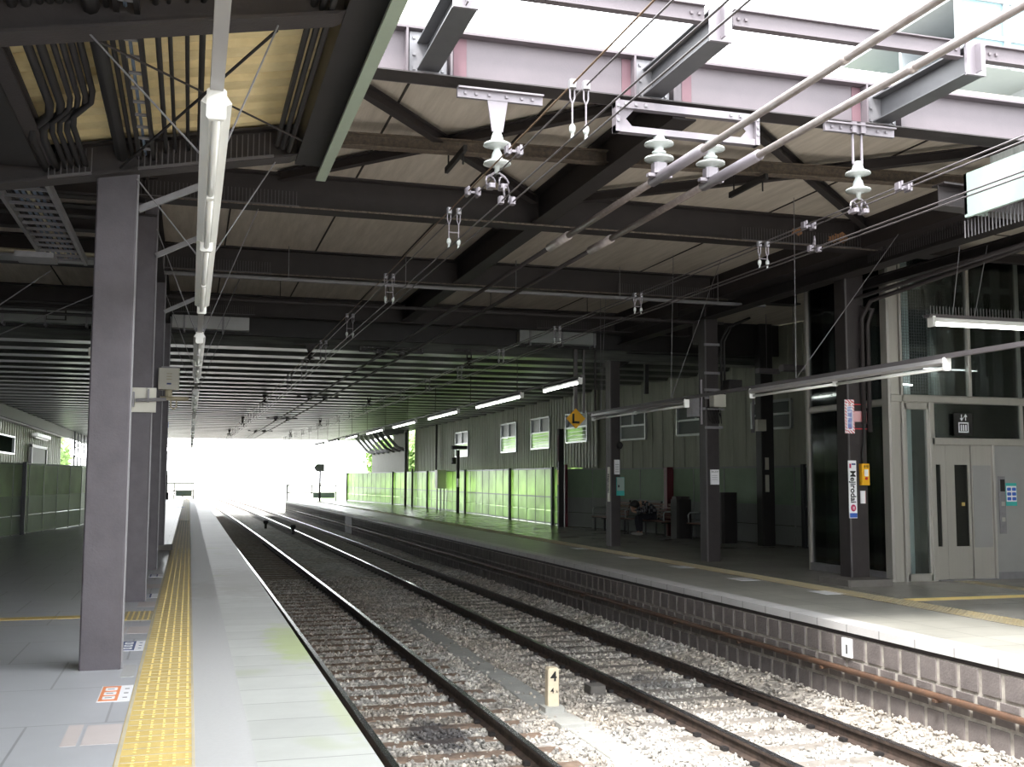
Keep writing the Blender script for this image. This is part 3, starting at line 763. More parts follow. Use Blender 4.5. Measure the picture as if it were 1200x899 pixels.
# longitudinal middle beam, segments between the cross beams
mid = [((4.52, 9.3, 5.2), (4.52, 13.8, 5.2)), ((4.55, 14.1, 5.2), (4.55, 18.55, 5.2)), ((4.55, 18.85, 5.2), (4.55, 23.45, 5.2))]
for (a, b_), lab in zip(mid, ('short dark beam between the pink girder and first dark beam over the tracks', 'short dark beam joining the first and second dark roof beams', 'short dark beam joining the second and third dark roof beams')):
    T('tie_beam', MB().ibeam(a, b_, .25, .42, .02, .02), M['steel_dark'], lab, 'beam', 'middle beams between the roof beams')
# longitudinal edge girders over the column rows
for x, lab, y0_ in ((-.63, 'dark edge girder above the columns of the left platform', 13.9), (10.0, 'dark edge girder above the columns of the opposite platform', 9.3)):
    t = empty('edge_girder', (x, 17, 4.95), lab, 'beam')
    MB().ibeam((x, y0_, 5.0), (x, 24.2, 5.0), .3, .5, .02, .02).build('i_section', M['steel_dark'], t)
    if x > 0:
        pc = MB(); y = 9.4
        while y < 14: pc.box(x-.17, x-.165, y, y+.006, 4.8, 4.98); y += .05
        pc.build('bird_spikes', M['trunk_dark'], t)
# diagonal bracing under the ceiling
br = [((1.0, 9.6, 5.3), (4.4, 13.7, 5.3)), ((4.5, 9.6, 5.33), (1.0, 13.7, 5.33)), ((4.7, 13.7, 5.3), (9.4, 9.5, 5.3)), ((5.0, 9.5, 5.33), (9.6, 13.7, 5.33))]
for (a, b_), lab in zip(br, ('dark diagonal brace rising from the left canopy to the first dark beam', 'dark diagonal brace crossing under the ceiling behind the left insulator', 'dark diagonal brace behind the twin insulators', 'dark diagonal brace running to the right column row')):
    T('ceiling_brace', MB().ibeam(a, b_, .1, .12, .012, .012), M['steel_dark'], lab, 'brace', 'ceiling braces')
# flaking cross channel with small hangers
t = empty('cross_channel', (4.6, 11.3, 5.15), 'flaking rusty channel beam crossing under the ceiling behind the pink girder', 'beam')
MB().ibeam((.2, 11.65, 5.2), (9.6, 10.95, 5.2), .14, .15, .012, .012).build('channel', M['steel_rust'], t)
for x in (2.75, 6.4):
    mb = MB(); mb.box(x-.02, x+.02, 11.0, 11.9, 5.02, 5.09); mb.tube([(x+.0, 11.1, 5.05), (x, 11.1, 4.9)], .01, 6); mb.tube([(x, 11.8, 5.05), (x, 11.8, 5.4)], .01, 6)
    mb.build('hanger_bracket', M['steel_black'], t)
for x, lab, y in ((-4.5, 'dark roof beam deep over the left platform', 16.3),):
    T('roof_beam', MB().ibeam((-12, y, 5.2), (-.8, y, 5.2), .2, .35), M['steel_dark'], lab, 'beam')

# ------------------------------------------------------------------ PINK GIRDER AND FRONT RAIL
gd = empty('girder', (5, 9.15, 5.05), 'big sunlit pinkish grey girder across the tracks at the front of the concrete roof', 'girder')
MB().ibeam((-.6, 9.16, 5.265), (14, 9.16, 5.265), .22, .45, .022, .02).build('i_section', M['girder'], gd)
MB().bar((-.6, 9.12, 5.045), (14, 9.12, 5.045), .26, .012).build('bottom_plate', M['steel_dark'], gd)
for x in (1.93, 4.1, 6.62, 8.9):
    for dx in (-.2, .2): MB().box(x+dx-.01, x+dx+.01, 9.05, 9.15, 5.07, 5.47).build('stiffener', M['girder'], gd)
for x, w_ in ((2.17, .12), (3.8, .12), (4.42, .1), (6.3, .1)): MB().box(x, x+w_, 9.142, 9.1485, 5.08, 5.46).build('primer_patch', M['primer'], gd)
for x, lab in ((1.93, 'left of the three short dark beams jutting forward from the pink girder'), (4.1, 'middle one of three short dark beams jutting forward from the pink girder'), (6.62, 'right of the three short dark beams jutting forward from the pink girder')):
    t = empty('stub_beam', (x, 8.4, 5.1), lab, 'beam', 'short beams on the pink girder')
    MB().ibeam((x, 7.75, 5.24), (x, 9.12, 5.24), .2, .26, .014, .012).build('i_section', M['stub_steel'], t)
    p = MB(); p.box(x-.17, x+.17, 9.11, 9.14, 5.07, 5.46); rivets(p, [(x+dx, 9.105, z) for dx in (-.13, .13) for z in (5.12, 5.25, 5.4)]); p.build('end_plate', M['grey_steel'], t)
    p = MB(); p.box(x-.1, x+.1, 7.73, 7.76, 5.1, 5.4); p.box(x-.006, x+.006, 7.66, 7.76, 5.12, 5.38); p.build('front_cleat', M['light_steel'], t)
fr = empty('front_channel', (5, 7.7, 5.2), 'long thin pinkish channel bolted to the front ends of the three short beams', 'beam')
for a, b_ in ((.9, 1.8), (2.06, 3.97), (4.23, 6.49), (6.75, 12)):
    m_ = MB().ibeam((a, 7.78, 5.33), (b_, 7.78, 5.33), .08, .15, .01, .01)
    rivets(m_, [(q, 7.77, z) for q in (a+.05, a+.12, b_-.12, b_-.05) for z in (5.33,)])
    m_.build('channel', M['girder'], fr)

# ------------------------------------------------------------------ LEFT CANOPY
def cz(x): return 4.07+.19*(x-.05)      # underside of the canopy beams
def canopy_beam(y, lab, x0=-2.6, spikes=False):
    t = empty('canopy_beam', (-.6, y, cz(-.6)), lab, 'beam', 'canopy beams of the left platform')
    mb = MB()
    hs = ((-.0, .02, .2), (.02, .26, .02), (.26, .28, .2))
    for z0, z1, w_ in hs:
        v = []
        for x, zt in ((x0, 0), (.75, 0), (1.03, .1)):
            for dy in (-w_/2, w_/2):
                a = cz(x)+z0+(zt if z0 < .25 and z1 < .03 else (zt if z0 < .03 else 0)); v += [(x, y+dy, a), (x, y+dy, cz(x)+z1)]
        f = []
        for k in (0, 4):
            a = k; b2 = k+4
            f += [(a, b2, b2+1, a+1), (a+2, a+3, b2+3, b2+2), (a, a+2, b2+2, b2), (a+1, b2+1, b2+3, a+3)]
        f += [(0, 1, 3, 2), (8, 10, 11, 9)]
        mb.add(v, f)
    mb.build('tapered_section', M['steel_dark'], t)
    if spikes:
        pc = MB()
        for xa, xb in ((-1.14, -.82), (-.47, .6)):
            x = xa
            while x < xb: pc.box(x, x+.008, y-.11, y-.1, cz(x)+.03, cz(x)+.22); x += .045
            pc.bar((xa, y-.11, cz(xa)+.015), (xb, y-.11, cz(xb)+.015), .03, .02)
        pc.build('bird_spikes', M['trunk_dark'], t)
    return t
canopy_beam(6.2, 'dark canopy beam at the top left nearest the viewer')
canopy_beam(9.12, 'dark canopy beam on top of the nearest left column', spikes=True)
canopy_beam(1.5, 'dark canopy beam overhead behind the viewer')
# cream deck, ribs run across the platform
cd = MB(); y = -30
while y < 9.3:
    for (ya, yb, dz0, dz1) in ((y, y+.17, 0, 0), (y+.17, y+.2, 0, .045), (y+.2, y+.3, .045, .045), (y+.3, y+.33, .045, 0)):
        cd.add([(-2.4, ya, cz(-2.4)+.3+dz0), (.83, ya, cz(.83)+.3+dz0), (.83, yb, cz(.83)+.3+dz1), (-2.4, yb, cz(-2.4)+.3+dz1),
                (-2.4, ya, cz(-2.4)+.33+dz0), (.83, ya, cz(.83)+.33+dz0), (.83, yb, cz(.83)+.33+dz1), (-2.4, yb, cz(-2.4)+.33+dz1)],
               [(0,1,2,3),(7,6,5,4),(0,4,5,1),(1,5,6,2),(2,6,7,3),(3,7,4,0)])
    y += .33
S('ceiling_canopy_left', cd, M['deck_cream'])
cv = MB(); cv.prism([(-2.5, cz(-2.5)+.42), (1.06, cz(1.06)+.42), (1.06, cz(1.06)+.46), (-2.5, cz(-2.5)+.46)], lambda p, tt: (p[0], Y0+(9.35-Y0)*tt, p[1]))
S('ceiling_canopy_cover', cv, M['steel_black'])
t = empty('canopy_gutter', (.93, 3, 4.15), 'pale green fascia with black box gutter along the edge of the left canopy', 'gutter')
MB().box(.80, 1.03, Y0, 9.32, 4.22, 4.55).build('gutter_box', M['steel_black'], t)
mb = MB(); mb.box(1.03, 1.07, Y0, 9.35, 4.12, 4.62); mb.box(.985, 1.07, Y0, 9.35, 4.1, 4.125); mb.build('fascia_strip', M['fascia'], t)
for k in range(3):
    MB().tube([(.72-.05*k, -7, 4.24+.02*k), (.72-.05*k, 9, 4.24+.02*k)], .02, 6).build('edge_conduit', M['steel_black'], t)
# big dark cable duct and conduits under the cream deck
t = empty('cable_duct', (-1.5, 5, 3.9), 'large black cable duct under the left canopy in the top left corner', 'duct')
mb = MB(); mb.box(-3.4, -1.2, 3, 9.0, 3.93, 3.97); mb.box(-3.4, -3.36, 3, 9, 3.85, 4.1); mb.build('tray', M['steel_black'], t)
MB().ibeam((-1.15, 4, 4.0), (-1.15, 9.0, 4.0), .1, .1).build('side_rail', M['steel_dark'], t)
cond = [(-1.0, .03, 8), (-.93, .03, 8), (-.86, .02, 7.9), (-.81, .02, 7.9), (-.76, .022, 7.9), (-.71, .022, 7.8)]
for k, (x, r_, ye) in enumerate(cond):
    z = cz(x)+.2; T('conduit', MB().tube([(x, 3.5, z), (x, ye-.15, z), (x-.02, ye, z-.03), (x-.14, ye+.12, z-.1), (x-.16, ye+.3, z-.12), (x-.16, 9.1, z-.12)], r_, 8), M['steel_black'],
      'black conduit in the bent bundle beside the big duct under the left canopy', 'conduit', 'bent conduits under the left canopy', smooth=True)
for x, r_, lab in ((-.60, .05, 'thick black pipe under the cream canopy deck'), (-.52, .017, 'thin black pipe right beside the thick one under the cream deck'), (-.26, .018, 'black pipe left of a close pair under the cream deck'), (-.19, .014, 'thin black pipe under the cream deck right of the cable ladder'), (-.09, .014, 'straight black pipe under the cream deck, second from the lamp row'), (0.0, .02, 'straight black pipe under the cream deck nearest the lamp row')):
    T('conduit', MB().tube([(x, 3.5, cz(x)+.16), (x, 9.1, cz(x)+.16)], r_, 8), M['steel_black'], lab, 'conduit', 'straight conduits under the left canopy', smooth=True)
t = empty('cable_ladder', (-.4, 6, 4.1), 'narrow dark cable ladder under the cream canopy deck', 'cable ladder')
for x in (-.465, -.355): MB().bar((x, 3.5, cz(-.4)+.13), (x, 9.1, cz(-.4)+.13), .03, .05).build('side_rail', M['steel_black'], t)
y = 3.8
while y < 9: MB().bar((-.46, y, cz(-.4)+.12), (-.36, y, cz(-.4)+.12), .03, .015).build('rung', M['grey_steel'], t); y += .28
MB().tube([(-.42, 3.5, cz(-.4)+.15), (-.42, 9.1, cz(-.4)+.15)], .012, 6).build('cable', M['blue_cable'], t)
# cross tie rods of the canopy bay
T('tie_rod', MB().tube([(-.6, 6.3, 3.97), (1.0, 9.0, 4.27)], .008, 6), M['steel_dark'], 'thin grey diagonal rod under the cream deck falling to the right', 'rod')
T('tie_rod', MB().tube([(.42, 6.3, 4.14), (-.6, 9.0, 3.98)], .011, 6), M['steel_black'], 'black diagonal rod under the cream deck rising to the right', 'rod')

# --- cable ladders and trays deep left
def ladder(x0, x1, y0, y1, z, lab, st=.28, cab=None):
    t = empty('cable_ladder', ((x0+x1)/2, (y0+y1)/2, z), lab, 'cable ladder')
    for x in (x0, x1): MB().box(x-.02, x+.02, y0, y1, z-.04, z+.05).build('side_rail', M['grey_steel'], t)
    y = y0+.1
    while y < y1: MB().box(x0, x1, y-.018, y+.018, z-.015, z+.015).build('rung', M['grey_steel'], t); y += st
    if cab:
        for k in range(7):
            x = x0+.06+k*(x1-x0-.12)/6
            MB().tube([(x, y0, z+.04), (x+.02*math.sin(k), (y0+y1)/2, z+.035), (x, y1, z+.04)], .018, 5).build('cable', M[cab if k % 3 else 'cable' if k == 3 else 'steel_black'], t)
ladder(-1.86, -1.38, 10.2, 14.9, 4.3, 'galvanised cable ladder with cables left of the nearest column', .3, 'blue_cable')
t = empty('cable_tray', (-2.2, 9.9, 4.2), 'galvanised cable tray with grey and blue cables at the left picture edge', 'cable tray')
for z_, yy in ((4.22, 9.7), (4.22, 10.1)): MB().bar((-3.6, yy, z_+.1), (-1.4, yy, z_-.02), .03, .08).build('side_rail', M['grey_steel'], t)
for k in range(6): MB().tube([(-3.6, 9.75+k*.055, 4.36), (-2.2, 9.76+k*.055, 4.27), (-1.5, 9.75+k*.055, 4.21)], .02, 6).build('cable', M[('blue_cable', 'cable', 'blue_cable', 'red', 'blue_cable', 'cable')[k]], t)
t = empty('cable_tray', (-3, 17, 4.8), 'tray of cream cables crossing behind the galvanised ladder on the left', 'cable tray')
MB().box(-9, -1.0, 16.9, 17.3, 4.72, 4.76).build('tray_bottom', M['grey_steel'], t)
for k in range(6): MB().tube([(-9, 16.9+k*.06, 4.8), (-4, 16.92+k*.06, 4.81), (-1.0, 16.9+k*.06, 4.8+.01*k)], .03, 6).build('cable', M['cable'], t)
T('service_duct', MB().box(-1.9, -1.5, 12.6, 13.0, 3.9, 3.96), M['grey_steel'], 'small grey bar under the galvanised cable ladder', 'bar')
for y, lab in ((13.2, 'dark pipe bundle behind the galvanised ladder'), (21.5, 'dark pipe crossing high over the left platform')):
    mb = MB()
    for k in range(3): mb.tube([(-9, y+.1*k, 4.75-.09*k), (-1, y+.1*k, 4.75-.09*k)], .03, 6)
    T('service_pipe', mb, M['steel_black'], lab, 'pipe')
# pale ducts along the front edge of the ribbed roof
def duct(x0, x1, lab, hatch=False, mt_='galv_box'):
    t = empty('air_duct', ((x0+x1)/2, 24.3, 4.7), lab, 'duct')
    MB().bev(x0, x1, 23.82, 24.08, 4.68, 5.0, .01, 'x').build('duct_body', M[mt_], t)
    x = x0+.25
    while x < x1:
        MB().box(x-.02, x+.02, 23.78, 24.1, 4.62, 5.02).build('strap', M['grey_steel'], t); x += .8
    if hatch:
        mb = MB(); 
        for a in ((-2.95,-2.92,4.74,4.96),(-2.57,-2.54,4.74,4.96),(-2.95,-2.54,4.74,4.76),(-2.95,-2.54,4.94,4.96)): mb.box(a[0], a[1], 23.8, 23.83, a[2], a[3])
        mb.build('access_hatch', M['steel_dark'], t)
duct(-8, -.85, 'long grey duct with a square hatch over the left platform', True, 'grey_panel')
duct(-.45, 1.15, 'pale grey duct on the edge of the ribbed roof beside the lamp row')
duct(7.3, 9.2, 'pale grey duct on the edge of the ribbed roof above the yellow L sign', mt_='grey_panel')

# ------------------------------------------------------------------ RIGHT CANOPY EDGE
t = empty('canopy_fascia', (7.6, 5, 4.2), 'white green fascia panel of the opposite canopy cut off by the right picture edge', 'fascia')
mb = MB(); mb.box(7.5, 7.54, Y0, 9.0, 4.17, 4.62); mb.box(7.5, 7.75, 8.96, 9.0, 4.2, 4.62); mb.build('panel', M['fascia_r'], t)
MB().box(7.54, 7.8, Y0, 8.95, 4.3, 4.6).build('gutter_box', M['steel_dark'], t)
for k, y in enumerate((9.4, 5.0)):
    T('canopy_beam', MB().ibeam((7.5, y, 4.5), (16, y, 4.25), .2, .26), M['steel_dark'], ('dark canopy beam of the opposite platform next to the white fascia', 'dark canopy beam of the opposite platform out past the fascia')[k], 'beam')
pc = MB(); y = 7.9
while y < 9.2:
    pc.box(7.62, 7.63, y, y+.008, 4.0, 4.18); y += .05
T('bird_spikes', pc, M['grey_steel'], 'row of thin bird spikes under the white fascia at the right edge', 'bird spikes')
# conduits and slanting rails near the top of the elevator
for k, (a, b_) in enumerate((((10.1, 15.2, 4.4), (9.9, 9.6, 4.7)), ((10.25, 15.2, 4.3), (10.1, 9.6, 4.55)))):
    T('conduit', MB().tube([(10.42, 14.85, ZR+.1+2.3*k), (10.42, 14.85, 4.0), (10.42, 14.7, 4.22), a[:2]+(4.32+.1*k,), b_] if k else [(10.3, 14.83, 2.4), (10.3, 14.83, 4.1), (10.32, 14.6, 4.35), (10.3, 9.6, 4.6)], .035, 8), M['steel_dark'],
      ('dark conduit climbing the right column and bending along the roof edge', 'dark conduit rising beside the elevator column')[k], 'conduit', smooth=True)
T('roof_rail', MB().ibeam((10.6, 8.5, 4.72), (10.6, 15.6, 4.72), .12, .16), M['steel_dark'], 'dark rail above the elevator corner running towards the fascia', 'beam')
T('roof_rail', MB().ibeam((10.5, 14.7, 5.22), (16, 14.7, 5.22), .12, .16), M['steel_dark'], 'dark header beam along the top of the elevator front', 'beam')
# ------------------------------------------------------------------ OVERHEAD LINE
def wire(x, z, y0, y1, r, lab, m_='wire', grp=None, stag=0):
    pts = [(x+K(y)*.6+stag*math.sin((y-9)/15*PI), y, z+.0015*(0)) for y in yrange(y0, y1, 3.0)]
    return T('overhead_wire', MB().tube(pts, r, 6), M[m_], lab, 'overhead wire', grp, True)
for dx, s in ((-.05, 'left'), (.05, 'right')):
    wire(2.5+dx, 4.21, -3, 95, .0075, 'upper %s wire of the near track overhead line' % s, 'wire_old' if dx < 0 else 'wire')
    wire(2.5+dx, 3.83, -3, 95, .0075, 'lower %s contact wire of the near track overhead line' % s)
    wire(6.25+dx, 4.2, -3, 95, .0075, 'upper %s wire of the far track overhead line' % s)
    wire(6.25+dx, 3.92, -3, 95, .0075, 'lower %s contact wire of the far track overhead line' % s)
# heavy feeder pipes in two thicknesses
for x, s in ((4.11, 'left'), (4.64, 'right')):
    t = empty('feeder_conductor', (x, 9, 4.3), 'thick pale feeder pipe, %s one of the pair between the tracks' % s, 'feeder pipe', 'feeder pipes')
    MB().tube([(x, -3, 4.3), (x, 8.2, 4.3)], .031, 10).build('pipe', M['feeder'], t, True)
    MB().tube([(x, 8.1, 4.3), (x, 9.15, 4.3)], .05, 12).build('sleeve', M['light_steel'], t, True)
    MB().tube([(x, 6.0, 4.3), (x, 6.06, 4.3)], .037, 10).build('joint', M['feeder'], t, True)
    MB().tube([(x, 9.15, 4.3), (x, 11.6, 4.3)], .036, 10).build('pipe', M['feeder_d'], t, True)  # darker stretch of the feeder pipe past the sleeve
    MB().tube([(x, 11.5, 4.3), (x, 12.2, 4.3)], .05, 10).build('sleeve', M['feeder'], t, True)
    MB().tube([(x+K(y)*.6, y, 4.3) for y in yrange(12.2, 90, 4)], .028, 8).build('pipe', M['steel_dark'], t, True)
INS = [(.0, .0)]
def ins_prof(s=1.0, sheds=2):
    p = [(.02, 0), (.03, -.01), (.035, -.03)]
    z = -.03
    for k in range(sheds):
        p += [(.04, z), (.05, z-.05), (.098, z-.075), (.1, z-.085), (.05, z-.095), (.035, z-.1)]
        z -= .1
    p += [(.03, z-.01), (.02, z-.03), (.02, z-.05)]
    return [(r*s, zz*s) for r, zz in p]
def post_ins(x, y, z, lab, grp, far=False):
    """standing post insulator hanging under the frame and holding the feeder pipe"""
    t = empty('post_insulator', (x, y, z), lab, 'insulator', grp)
    prof = [(.04, 0), (.055, -.02), (.06, -.05), (.135, -.075), (.138, -.09), (.08, -.105), (.045, -.115), (.045, -.15), (.065, -.155), (.065, -.175), (.045, -.18), (.06, -.195), (.135, -.215), (.138, -.232), (.06, -.245), (.05, -.27)]
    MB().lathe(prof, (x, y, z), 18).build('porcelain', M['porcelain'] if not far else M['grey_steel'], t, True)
    mb = MB(); mb.bev(x-.065, x+.065, y-.06, y+.06, z-.37, z-.27, .02); mb.box(x-.12, x+.12, y-.03, y+.03, z-.4, z-.37)
    mb.build('clamp', M['light_steel'] if not far else M['steel_dark'], t)
    return t
def feed_frame(x0, x1, y, zt, lab, far=False, kx=0):
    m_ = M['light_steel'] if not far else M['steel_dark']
    t = empty('insulator_frame', ((x0+x1)/2+kx, y, zt-.3), lab, 'frame', 'frames holding the feeder pipes')
    x0 += kx; x1 += kx
    mb = MB(); mb.box(x0, x1, y-.04, y+.04, zt-.08, zt-.01); mb.box(x0, x1, y-.04, y+.04, zt-.31, zt-.25); mb.box(x0, x0+.04, y-.05, y+.05, zt-.31, zt); mb.box(x1-.04, x1, y-.05, y+.05, zt-.31, zt)
    mb.add([(x0+.04,y,zt-.08),(x0+.2,y,zt-.08),(x0+.04,y,zt-.26),(x0+.2,y,zt-.26),(x0+.12,y,zt-.17)], [(0,1,4),(0,4,2),(2,4,3)])
    mb.add([(x1-.04,y,zt-.08),(x1-.2,y,zt-.08),(x1-.04,y,zt-.26),(x1-.2,y,zt-.26),(x1-.12,y,zt-.17)], [(0,4,1),(0,2,4),(2,3,4)])
    mb.build('frame', m_, t)
    b_ = MB(); rivets(b_, [(x, y-.045, zt-.045) for x in (x0+.1, x0+.2, x0+.3, x1-.1, x1-.2, x1-.3)]+[(xx, y-.052, zt-d) for xx in (x0+.02, x1-.02) for d in (.07, .14, .21)])
    b_.build('bolts', M['grey_steel'], t)
    return t
feed_frame(3.66, 5.14, 9.0, 5.0, 'pale bolted frame under the pink girder carrying the twin insulators')
post_ins(4.11, 9.0, 4.70, 'left one of the two white insulators under the pale frame', 'white twin insulators')
post_ins(4.64, 9.0, 4.70, 'right one of the two white insulators under the pale frame', 'white twin insulators')
def susp(x, y, z, lab, grp, long_=True, far=False):
    """suspension insulator with two sheds and a twin wire clamp"""
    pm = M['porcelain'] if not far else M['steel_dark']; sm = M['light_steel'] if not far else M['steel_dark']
    t = empty('suspension_insulator', (x, y, z), lab, 'insulator', grp)
    mb = MB()
    mb.box(x-.37, x+.42, y-.02, y+.02, z+.36, z+.44); mb.box(x-.37, x+.42, y-.06, y+.02, z+.435, z+.45)
    rivets(mb, [(x+q, y-.025, z+.4) for q in (-.3, -.2, -.08, .08, .22, .32)])
    if long_: mb.prism([(-.1, .4), (.1, .4), (.05, .08), (-.05, .08)], lambda p, tt: (x+p[0], y-.015+.02*tt, z+p[1]))
    else:
        for dx in (-.05, .05): mb.tube([(x+dx, y, z+.4), (x+dx, y, z+.06), (x+dx*.3, y, z+.01)], .014, 6); mb.box(x+dx-.03, x+dx+.02, y-.05, y+.03, z+.36, z+.47)
        mb.tube([(x-.05, y, z+.07), (x+.05, y, z+.07)], .014, 6)
    mb.build('bracket', sm, t)
    p = [(.035, .08), (.05, .04), (.06, 0), (.12, -.03), (.125, -.045), (.07, -.06), (.03, -.07), (.03, -.09), (.045, -.12), (.055, -.17), (.12, -.2), (.125, -.215), (.07, -.23), (.025, -.245), (.02, -.3)]
    MB().lathe(p, (x, y, z), 18).build('porcelain', pm, t, True)
    c = MB()
    for dx in (-.055, .055):
        ring = [(x+dx*1.1+.045*math.cos(a*PI/5), y+.02*math.sin(a), z-.37+.05*math.sin(a*PI/5)) for a in range(11)]
        c.tube(ring, .009, 6); c.bev(x+dx-.03, x+dx+.03, y-.06, y+.06, z-.44, z-.4, .01)
    c.tube([(x-.08, y, z-.33), (x, y, z-.28), (x+.08, y, z-.33)], .012, 6)
    c.build('wire_clamp', sm, t)
    return t
susp(2.54, 9.0, 4.5, 'white insulator with triangular bracket hanging over the near track', None, True)
susp(6.25, 9.0, 4.56, 'white insulator with long link hanging over the far track', None, False)
# farther supports, dark against the ribbed roof
for i, y in enumerate((24.4, 38.9, 53.5, 68.5)):
    n_ = ('first', 'second', 'third', 'fourth')[i]
    k_ = K(y)*.6
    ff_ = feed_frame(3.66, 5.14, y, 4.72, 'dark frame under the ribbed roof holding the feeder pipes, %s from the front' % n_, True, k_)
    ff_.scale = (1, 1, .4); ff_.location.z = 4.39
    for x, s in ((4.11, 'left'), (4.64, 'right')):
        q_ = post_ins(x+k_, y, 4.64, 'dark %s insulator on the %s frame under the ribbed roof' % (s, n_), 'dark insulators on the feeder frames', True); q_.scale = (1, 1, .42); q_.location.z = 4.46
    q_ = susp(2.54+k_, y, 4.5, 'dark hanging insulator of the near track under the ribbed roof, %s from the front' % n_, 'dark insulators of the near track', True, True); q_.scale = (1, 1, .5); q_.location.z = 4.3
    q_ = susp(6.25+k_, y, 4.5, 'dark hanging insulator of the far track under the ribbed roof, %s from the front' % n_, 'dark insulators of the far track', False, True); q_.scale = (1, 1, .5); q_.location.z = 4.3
# hangers tying upper and lower wires
def hanger(x, y, za, zb, lab, grp, bright):
    m_ = M['light_steel'] if bright else M['grey_steel']
    t = empty('wire_hanger', (x, y, zb), lab, 'wire hanger', grp)
    for dx in (-.05, .05):
        mb = MB(); xx = x+dx
        mb.tube([(xx-.016, y, za-.02), (xx-.016, y, za-.1), (xx, y, za-.14), (xx, y, zb+.05)], .006, 6)
        mb.tube([(xx+.016, y, za-.02), (xx+.016, y, za-.1), (xx, y, za-.14)], .006, 6)
        mb.build('rod', m_, t)
        b_ = MB(); b_.bev(xx-.024, xx+.024, y-.03, y+.03, za-.03, za+.03, .01); b_.build('top_clip', M['grey_steel'], t)
        b_ = MB(); b_.lathe([(.008, .1), (.022, .08), (.022, .05), (.01, .03), (.012, 0)], (xx, y, zb), 8); b_.build('bottom_clip', M['porcelain'] if bright else M['grey_steel'], t)
    if not bright or y > 8: MB().tube([(x-.06, y, (za+zb)/2-.03), (x+.06, y, (za+zb)/2-.03)], .006, 6).build('spacer', m_, t)
od = ['nearest', 'second', 'third', 'fourth', 'fifth']
y = 6.78; i = 0
while y < 76:
    lab = ('bright twin hanger on the near track wires, %s to the viewer' % od[i]) if i < 5 else 'tiny twin hanger on the near track wires under the ribbed roof'
    hanger(2.5+K(y)*.6, y, 4.21, 3.83, lab, 'near track wire hangers' if i < 5 else 'distant near track wire hangers', i < 4); y += 3.68; i += 1
y = 10.85; i = 0
while y < 76:
    lab = ('twin hanger on the far track wires, %s to the viewer' % od[i]) if i < 4 else 'tiny twin hanger on the far track wires under the ribbed roof'
    hanger(6.25+K(y)*.6, y, 4.2, 3.92, lab, 'far track wire hangers' if i < 4 else 'distant far track wire hangers', i < 3); y += 3.62; i += 1
# small loops and clips on the wires
def loop(x, y, z, lab):
    t = empty('jumper_loop', (x, y, z), lab, 'wire loop')
    mb = MB(); mb.tube([(x+.055*math.cos(a*PI/6)-.0, y+.1*math.cos(a*PI/6), z+.06+.07*math.sin(a*PI/6)) for a in range(-2, 9)], .008, 6); mb.build('loop_wire', M['light_steel'], t)
    for dx in (-.05, .05): MB().bev(x+dx-.022, x+dx+.022, y-.035, y+.035, z-.03, z+.03, .01).build('clip', M['light_steel'], t)
loop(2.5, 8.55, 3.84, 'small bright wire loop on the lower near track wires')
loop(6.25, 9.8, 3.93, 'small bright wire loop on the lower far track wires')
for x, y, z, lab in ((2.5, 8.35, 4.21, 'pair of small clips on the upper near track wires before the insulator'), (2.5, 9.7, 4.21, 'pair of small clips on the upper near track wires behind the insulator'),
                     (6.25, 8.3, 4.2, 'pair of small clips on the upper far track wires before the insulator'), (6.25, 9.9, 4.2, 'pair of small clips on the upper far track wires behind the insulator')):
    mb = MB()
    for dx in (-.05, .05): mb.bev(x+dx-.025, x+dx+.025, y-.04, y+.04, z-.03, z+.035, .01); mb.box(x+dx-.01, x+dx+.01, y-.05, y+.05, z-.04, z+.045)
    mb.box(x-.06, x+.06, y-.008, y+.008, z-.01, z+.01)
    T('wire_clip', mb, M['light_steel'], lab, 'wire clip')

# ------------------------------------------------------------------ LAMPS
def batten(x, y0, y1, z, lab, grp, on='tube', body='white', along_y=True, flip=False):
    t = empty('fluorescent_lamp', (x, (y0+y1)/2, z), lab, 'lamp', grp)
    if along_y:
        mb = MB(); mb.prism([(x-.035, z+.07), (x+.035, z+.07), (x+.07, z+.02), (x+.03, z+.0), (x-.03, z+.0), (x-.07, z+.02)], lambda p, tt: (p[0], y0+(y1-y0)*tt, p[1])); mb.build('housing', M[body], t)
        for ye in (y0-.02, y1-.01): MB().bev(x-.045, x+.045, ye, ye+.03, z-.065, z+.08, .01, 'y').build('end_cap', M['white'], t)
        n_ = 2 if y1-y0 > 2.0 else 1; s = (y1-y0)/n_
        for k in range(n_): MB().tube([(x, y0+k*s+.04, z-.035), (x, y0+(k+1)*s-.04, z-.035)], .02, 10).build('lamp_tube', M[on], t, True)
        h = MB()
        for k in range(1, n_): h.box(x-.02, x+.02, y0+k*s-.03, y0+k*s+.03, z-.06, z+.01)
        if n_ > 1: h.build('tube_holder', M['white'], t)
    return t
# left row
t = empty('lamp_trunking', (.07, 20, 3.3), 'grey channel carrying the row of lamps above the near platform edge', 'lamp channel')
MB().box(.04, .10, -4, 62, 3.27, 3.35).build('channel', M['trunk'], t)
mb = MB()
for y in (3.0, 8.0, 12, 16): mb.box(.035, .105, y, y+.04, 3.262, 3.356)
mb.build('channel_joint', M['trunk_dark'], t)
ylist = [(5.0, 8.0), (8.02, 11.1), (13.6, 16.4), (16.45, 19.3), (22.3, 25.1), (25.15, 28), (31, 33.8), (33.85, 36.6), (39.6, 42.4), (42.45, 45.2), (48, 51), (51.05, 54), (56, 59), (59.05, 62)]
for i, (a, b_) in enumerate(ylist):
    lab = ('long white unlit lamp nearest over the left platform edge', 'white unlit lamp directly behind the nearest one over the left platform edge', 'third unlit lamp from the front over the left platform', 'fourth unlit lamp from the front over the left platform')[i] if i < 4 else 'small distant lamp in the far part of the left lamp row'
    batten(.07, a, b_, 3.2, lab, 'left lamp row', 'tube')
